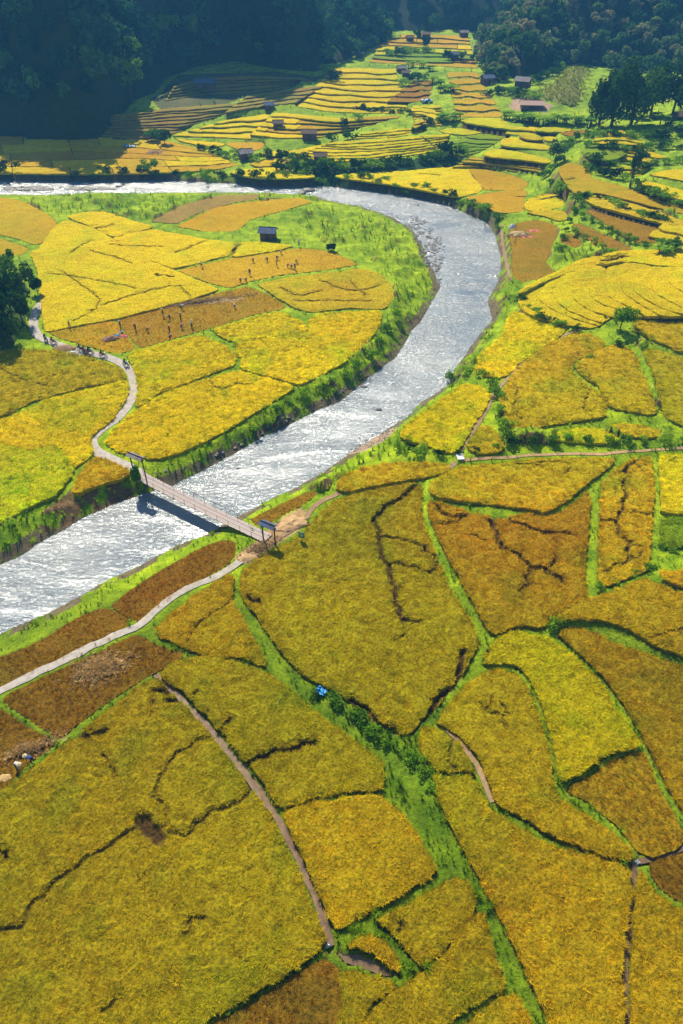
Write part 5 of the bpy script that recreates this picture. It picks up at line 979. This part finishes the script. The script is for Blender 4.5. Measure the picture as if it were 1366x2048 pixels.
PEO = [(404, 537, 'walk', 'white', 'dark', 'alone near the left end of the half cut plot'), (507, 527, 'bend', 'brown', 'dark', 'farthest left in the far harvester row'), (535, 524, 'bend', 'blue', 'dark', 'second from left in the far row of harvesters'), (554, 534, 'stand', 'red', 'dark', 'below the middle of the far row of harvesters'), (554, 521, 'bend', 'purple', 'dark', 'at the middle of the far row of harvesters'),
       (575, 537, 'bend', 'red', 'blue', 'just left of the close pair on orange stubble'), (583, 538, 'bend', 'brown', 'dark', 'left of the tight pair on stubble'), (590, 541, 'stand', 'purple', 'dark', 'right of the tight pair on stubble'), (593, 527, 'bend', 'red', 'dark', 'at the right end of the far row of harvesters'), (500, 552, 'stand', 'dark', 'blue', 'just above the pair at the lower rim'), (481, 566, 'bend', 'red', 'dark', 'left one of the lower rim pair'), (493, 566, 'bend', 'brown', 'dark', 'right one of the lower rim pair'), (562, 509, 'bend', 'white', 'dark', 'at the top rim of the orange stubble'), (598, 493, 'stand', 'white', 'blue', 'topmost, at the corner of the orange stubble'),
       (272, 663, 'stand', 'brown', 'dark', 'farthest left in the brown cut plot'), (295, 664, 'bend', 'red', 'dark', 'second from left in the brown cut plot'), (327, 634, 'stand', 'dark', 'dark', 'highest on the left half of the brown cut plot'), (340, 640, 'bend', 'green', 'dark', 'in green behind the middle of the brown cut plot'), (362, 642, 'stand', 'brown', 'dark', 'between the green harvester and the pale one'), (364, 660, 'bend', 'red', 'blue', 'crouching left of the palest harvester'), (384, 657, 'stand', 'white', 'dark', 'in pale clothes right in the brown cut plot'), (340, 667, 'stand', 'red', 'dark', 'upper one of the two at the lower middle'), (341, 682, 'bend', 'purple', 'dark', 'lowest one, near the rim of the brown cut plot'),
       (242, 658, 'stand', 'dark', 'dark', 'beside the blue and pink sheets'), (140, 657, 'walk', 'brown', 'dark', 'alone at the bund above the road'), (363, 620, 'bend', 'white', 'dark', 'by the straw windrow at the top rim'), (470, 619, 'bend', 'white', 'blue', 'at the right end of the straw windrows'),
       (37, 1537, 'bend', 'white', 'dark', 'left one of two in the lower left stubble'), (67, 1527, 'bend', 'blue', 'dark', 'right one of two in the lower left stubble')]
for (x, y, po, tp, bt, wh) in PEO:
    person(x, y, po, tp, bt, f'person in {CN[tp]} top {"bent down" if po == "bend" else "standing" if po == "stand" else "walking"}, {wh}', 'harvesters in the fields')
# motorbikes on the road
def motorbike(c):
    r = empty('motorbike')
    for y in (-.62, .62):
        w = MB(); ring = [(0, y+.29*math.cos(t), .30+.29*math.sin(t)) for t in np.linspace(0, 6.283, 13)[:-1]]; w.tube(ring+[ring[0]], .05, 5, cap=False); wh = w.build('wheel', M['rubber'], r)
        MB().tube([(-.05, y, .30), (.05, y, .30)], .10, 8).build('hub', M['chrome'], wh)
    MB().box((0, .08, .52), (.20, .62, .26), taper=.7).build('engine', M['chrome'], r)
    MB().box((0, .10, .74), (.24, .46, .20), taper=.6, rx=-.1).build('fuel_tank', c, r); MB().box((0, -.40, .80), (.24, .72, .10), taper=.8).build('seat', M['rubber'], r)
    MB().tube([(0, .62, .30), (0, .42, .98)], .04, 6).build('fork', M['chrome'], r); MB().tube([(-.34, .34, 1.0), (0, .44, .98), (.34, .34, 1.0)], .022, 6).build('handlebar', M['chrome'], r)
    MB().tube([(0, .48, .84), (0, .60, .84)], [.06, .09], 8).build('headlight', M['white_paint'], r); MB().box((0, .64, .63), (.10, .4, .03), rx=-.1).build('mudguard', c, r); return r
BP = {k: motorbike(M['cloth_'+k]) for k in ('red', 'blue', 'dark')}; first = {k: True for k in BP}
rp = np.array([tuple(onground(x, y))[:2] for x, y in ROADS[0][3]])
for i, (x, y, c, tp, wh) in enumerate([(93, 683, 'dark', 'dark', 'rearmost on the road below the grove'), (108, 688, 'red', 'brown', 'second on the road beside the straw and pale sheet'), (163, 703, 'dark', 'dark', 'first of the close group of three'), (171, 707, 'red', 'red', 'middle of the close group of three'), (181, 708, 'blue', 'dark', 'last of the close group of three'), (207, 715, 'red', 'dark', 'alone between the group of three and the bend'), (253, 733, 'blue', 'green', 'with greenish rider entering the road bend')]):
    p = onground(x, y); k = int(np.argmin(np.hypot(rp[:, 0]-p.x, rp[:, 1]-p.y))); a = rp[max(0, k-1)]; b = rp[min(len(rp)-1, k+1)]; th = math.atan2(b[1]-a[1], b[0]-a[0])-math.pi/2+random.uniform(-.15, .15)
    o = BP[c] if first[c] else copy_tree(BP[c]); first[c] = False; o.location = p+Vector((0, 0, .10)); o.rotation_euler.z = th; tag(o, f'motorbike {wh}', 'motorbike', 'motorbikes on the road')
    person(0, 0, 'sit', tp, 'dark', f'{CN[tp]} clad rider on the motorbike {wh}', 'motorbike riders', hat=False, rz=th, loc=p+Vector((0, 0, .10))+Matrix.Rotation(th, 3, 'Z') @ Vector((0, -.35, .0)))
# ---------------------------------------------------------------- heaps, sheets, signboard, rocks
def heap(px, py, rx_, ry_, h, mt, label, cat='straw heap', name='straw_heap', rz=0, seed=1, rough=.25):
    p = onground(px, py); n_, m_ = 34, 12; vs = [(0, 0, h)]; fs = []
    for i in range(1, m_+1):
        t = i/m_
        for k in range(n_):
            a = 6.283*k/n_; e = 1+.30*(float(vnoise(math.cos(a)*2+seed, math.sin(a)*2, .7, seed))-.5)*2*t; x, y = rx_*t*e*math.cos(a), ry_*t*e*math.sin(a)
            z = h*(1-t*t)**.8+(float(fbm(x+seed*3, y, .7, seed, 3))-.5)*rough*h*2.2*(1-t*.7)-(.25*(t == 1)); vs.append((x, y, z))
    fs = [(0, 1+k, 1+(k+1) % n_) for k in range(n_)]+[(1+i*n_+k, 1+(i+1)*n_+k, 1+(i+1)*n_+(k+1) % n_, 1+i*n_+(k+1) % n_) for i in range(m_-1) for k in range(n_)]
    o = link(name, np_mesh(name, vs, fs, [mt])); o.location = p; o.rotation_euler.z = rz; tag(o, label, cat); return o
heap(200, 1340, 2.7, 1.7, .35, M['straw'], 'big pale heap of threshed straw on the brown stubble', seed=3, rz=.5, rough=.5)
heap(128, 700, 2.6, 1.6, .8, M['straw_dark'], 'brown straw heap beside the road above the pale sheet', seed=4)
heap(148, 722, 3.2, 1.3, .3, M['straw'], 'flat layer of straw below the pale sheet', seed=5)
heap(224, 680, 1.9, 1.4, .8, M['straw_dark'], 'brown straw heap left of the blue and pink sheets', seed=6)
heap(1036, 470, 2.8, 2.0, .9, M['straw'], 'rounded straw stack on the reddish brown plot', seed=7)
heap(505, 1112, 2.6, 1.3, .5, M['sand'], 'heap of loose sand below the right bridge gate', 'sand heap', 'sand_heap', .5, 8, .5)
heap(585, 1048, 2.4, 1.5, .4, M['sand'], 'low rippled sand heap right of the bridge gate', 'sand heap', 'sand_heap', .5, 9, .7)
heap(70, 1497, 2.2, .6, .25, M['straw'], 'row of cut straw near the two people bottom left', seed=10, rz=.4); heap(12, 1558, .9, .6, .3, M['straw'], 'small clump of cut straw at the left picture edge', seed=11)
heap(370, 610, 9, 1.0, .35, M['straw_dark'], 'left straw windrow along the top of the brown cut plot', seed=12, rz=.30, rough=.8); heap(450, 603, 6, 1.2, .35, M['straw'], 'right pale windrow in the brown cut plot', seed=13, rz=.3, rough=.8)
heap(310, 306, 3.5, 2.5, .8, M['straw_dark'], 'small brown heap on the far orange field', seed=14)
def straw(px, py, rx_, ry_, n_, label, col=(.62, .44, .20), rz=0):
    p = onground(px, py); a = rng.uniform(0, 6.28, n_); r_ = np.abs(rng.normal(0, .55, n_)); x = rx_*r_*np.cos(a); y = ry_*r_*np.sin(a); X, Y = p.x+x*math.cos(rz)-y*math.sin(rz), p.y+x*math.sin(rz)+y*math.cos(rz)
    z = ground_z(X, Y)+.25*np.exp(-r_**2*2)+.12; s_ = rng.uniform(.25, .5, n_); c = np.array(col)*rng.uniform(.5, 1.2, (n_, 1)); tag(scatter('straw', np.c_[X, Y, z], np.c_[s_*1.6, s_*1.6, s_*.5], c, P_STUB, tilt=.6), label, kind='stuff')
straw(200, 1340, 3.4, 2.3, 900, 'loose straw strewn round the big pale heap', rz=.5); straw(60, 1500, 3.5, 1.0, 300, 'loose cut straw near the two people', rz=.4); straw(400, 606, 18, 2.2, 900, 'loose straw along the windrows', (.40, .30, .16), .3)
straw(140, 715, 4.5, 2.0, 400, 'loose straw beside the pale sheet', (.45, .32, .16)); straw(1038, 470, 4, 3, 300, 'loose straw round the stack', (.6, .42, .26)); straw(520, 1100, 3, 1.5, 250, 'dry litter on the sand', (.5, .36, .2), .5)
def sheet(px, py, w, d, mt, label, rz=0, cat='tarpaulin', name='tarpaulin', hmp=.15, seed=1):
    p = onground(px, py); n_ = 14; vs = [((i/n_-.5)*w, (j/n_-.5)*d, float(fbm(i*.31+seed, j*.31, .8, seed, 3)-.3)*hmp*2+.08) for j in range(n_+1) for i in range(n_+1)]
    fs = [(j*(n_+1)+i, j*(n_+1)+i+1, (j+1)*(n_+1)+i+1, (j+1)*(n_+1)+i) for j in range(n_) for i in range(n_)]
    o = link(name, np_mesh(name, vs, fs, [mt], shade=True)); o.location = p+Vector((0, 0, .05)); o.rotation_euler.z = rz; tag(o, label, cat); return o
sheet(140, 709, 4.6, 1.7, M['pale_tarp'], 'pale blue sheet spread beside the road under a straw heap', -.2, hmp=.25)
sheet(118, 708, 1.6, 1.4, M['blue_tarp'], 'dark blue end of the sheet at the straw heap', -.1, hmp=.3, seed=4)
sheet(233, 676, 1.3, 1.3, M['blue_tarp'], 'blue sheet next to the pink one in the olive brown plot', .2, hmp=.5, seed=5); sheet(246, 676, 1.8, 1.3, M['pink_tarp'], 'pink sheet next to the blue one in the olive brown plot', .1, hmp=.4, seed=6); sheet(243, 667, .9, .8, M['white'], 'white sack beside the pink sheet', .1, 'sack', 'sack', .5, 7)
sheet(1055, 475, 3.0, 2.2, M['pink_tarp'], 'lower pink sheet on the reddish brown plot', .1, seed=8); sheet(1067, 463, 2.8, 1.9, M['pink_tarp'], 'upper pink sheet on the reddish brown plot', .2, seed=9)
sheet(642, 1385, 1.1, .85, M['blue_tarp'], 'bright blue tarpaulin lying on the bund of the weedy ditch', -.6, hmp=.35, seed=10)
sheet(853, 205, 4.5, 3.5, M['blue_tarp'], 'blue and white covered load beside the valley stream', .1, hmp=1.2, seed=11); sheet(260, 294, 4.2, 3, M['blue_tarp'], 'small blue sheet on the far orange field', .1, hmp=.7, seed=12)
sheet(1273, 1728, .45, .35, M['white'], 'pale blue white bag at the ditch junction on the right', .4, 'bag', 'bag', .4, 13); sheet(655, 1893, .4, .35, M['white'], 'grey stone lump at the lower end of the muddy ditch', .4, 'stone', 'stone', .3, 14)
heap(1024, 456, .8, .7, 1.0, M['white'], 'white covered threshing machine standing on the straw stack', 'machine', 'threshing_machine', 0, 15, .1)
sl = onground(920, 915); mb = MB(); mb.box((0, 0, .08), (1.0, 1.5, .14), rz=.1); o = mb.build('culvert_slab', M['white_paint']); o.location = sl+Vector((0, 0, .1)); tag(o, 'small white concrete slab where the footpaths meet', 'slab')
sp_ = onground(604, 1088); sg = empty('signboard', sp_, -.35, label='green signboard on a post at the rim of the gold field right of the bridge', cat='sign')
MB().tube([(0, .03, -.3), (0, .03, 1.5)], .05, 6).build('post', M['wood'], sg); MB().box((0, 0, 1.55), (.80, .04, .95)).build('panel', M['green_sign'], sg)
lt = MB(); [lt.box((0, -.024, 1.55+q_), (wd_, .006, .06)) for q_, wd_ in ((.26, .5), (.10, .6), (-.04, .55), (-.18, .4))]; lt.build('lettering', M['white_paint'], sg)
def stone_mesh(seed):
    r = random.Random(seed); import bmesh; bm = bmesh.new(); bmesh.ops.create_icosphere(bm, subdivisions=2, radius=1)
    for v_ in bm.verts: v_.co *= 1+.5*(float(fbm(v_.co.x*1.3+seed*7, v_.co.y*1.3+v_.co.z, 1, seed, 3))-.5); v_.co.z *= .55
    me = bpy.data.meshes.new('rock'); bm.to_mesh(me); bm.free(); me.materials.append(M['rock']); return me
ST = [stone_mesh(k) for k in range(4)]
for (x, y, s, wh) in [(728, 773, .7, 'near the inner bank above the narrows'), (757, 819, .65, 'in midstream of the narrows'), (617, 381, 2.2, 'largest one in the far reach'), (605, 386, 1.8, 'flat one next to the largest in the far reach'), (640, 377, .8, 'just right of the largest in the far reach'), (22, 362, 1.2, 'near the left picture edge'), (40, 375, 1.4, 'at the left tip of the gravel spit'), (78, 357, 1.0, 'close to the far bank at the left'), (238, 373, 1.2, 'in the bright far reach'), (415, 374, .8, 'in the far reach below the yellow plot'), (475, 937, .35, 'small one in the shining reach above the bridge'), (880, 395, .8, 'at the outer bank of the bend'), (835, 410, .9, 'at the start of the shallows'), (850, 520, .6, 'on the inner side of the bend')]:
    p = P(x, y, -1.7); o = link('river_rock', ST[random.randrange(4)]); o.location = (p[0], p[1], -1.72); o.scale = (s, s*.7, s*.6); o.rotation_euler.z = random.uniform(0, 3); tag(o, f'dark rock in the river {wh}', 'rock', 'rocks in the river')
# gravel and small stones of the shallows, bank rubble
pr_ = proto('pebble', ST[1]); sel_px = []
rgs = np.random.default_rng(77)
def pebbles(poly, n_, lab, smin, smax, z=-1.74):
    pg = np.array(poly, float); x = rgs.uniform(pg[:, 0].min(), pg[:, 0].max(), n_*4); y = rgs.uniform(pg[:, 1].min(), pg[:, 1].max(), n_*4); m = inside(pg, x, y) & (fbm(x, y, 22, 5) > .45); w = np.array([P(a, b, z)[:2] for a, b in zip(x[m][:n_], y[m][:n_])])
    zz = np.maximum(ground_z(w[:, 0], w[:, 1]), z); s = rgs.uniform(smin, smax, len(w)); o = scatter('gravel', np.c_[w, zz], np.c_[s*1.2, s, s*.7], np.full((len(w), 3), .1), pr_, tilt=.2); tag(o, lab, kind='stuff')
pebbles([(780, 420), (830, 432), (880, 455), (890, 500), (880, 570), (850, 540), (830, 470)], 420, 'stones breaking the shallows on the inner side of the bend', .12, .45)
pebbles([(690, 912), (700, 885), (745, 866), (800, 850), (900, 762), (906, 745), (912, 770), (800, 870), (735, 905)], 420, 'reddish pebbles on the small beach at the right bank', .08, .22)
pebbles([(300, 968), (430, 922), (560, 855), (660, 808), (720, 768), (650, 800), (560, 845), (430, 915)], 500, 'dark rubble along the foot of the inner bank', .12, .35)
pebbles([(-20, 374), (150, 374), (230, 376), (230, 380), (100, 381), (-20, 380)], 260, 'brown gravel spit in the far reach', .3, .8)

# ---------------------------------------------------------------- the air of the valley
hz = MB().box((0, 700, 160), (4000, 2700, 344)).build('haze', [])
m = bpy.data.materials.new('haze'); m.use_nodes = True; n = m.node_tree.nodes; n.clear(); o_ = n.new('ShaderNodeOutputMaterial'); pv = n.new('ShaderNodeVolumePrincipled')
pv.inputs['Color'].default_value = (.12, .46, 1, 1); pv.inputs['Density'].default_value = .00040; pv.inputs['Anisotropy'].default_value = .1; m.node_tree.links.new(pv.outputs[0], o_.inputs['Volume']); hz.data.materials.append(m); tag(hz, 'thin blue haze filling the valley', kind='stuff')

for o in bpy.data.objects:
    if 'label' in o and len(o['label'].replace('-', ' ').split()) > 16: print('LONG', o['label'])
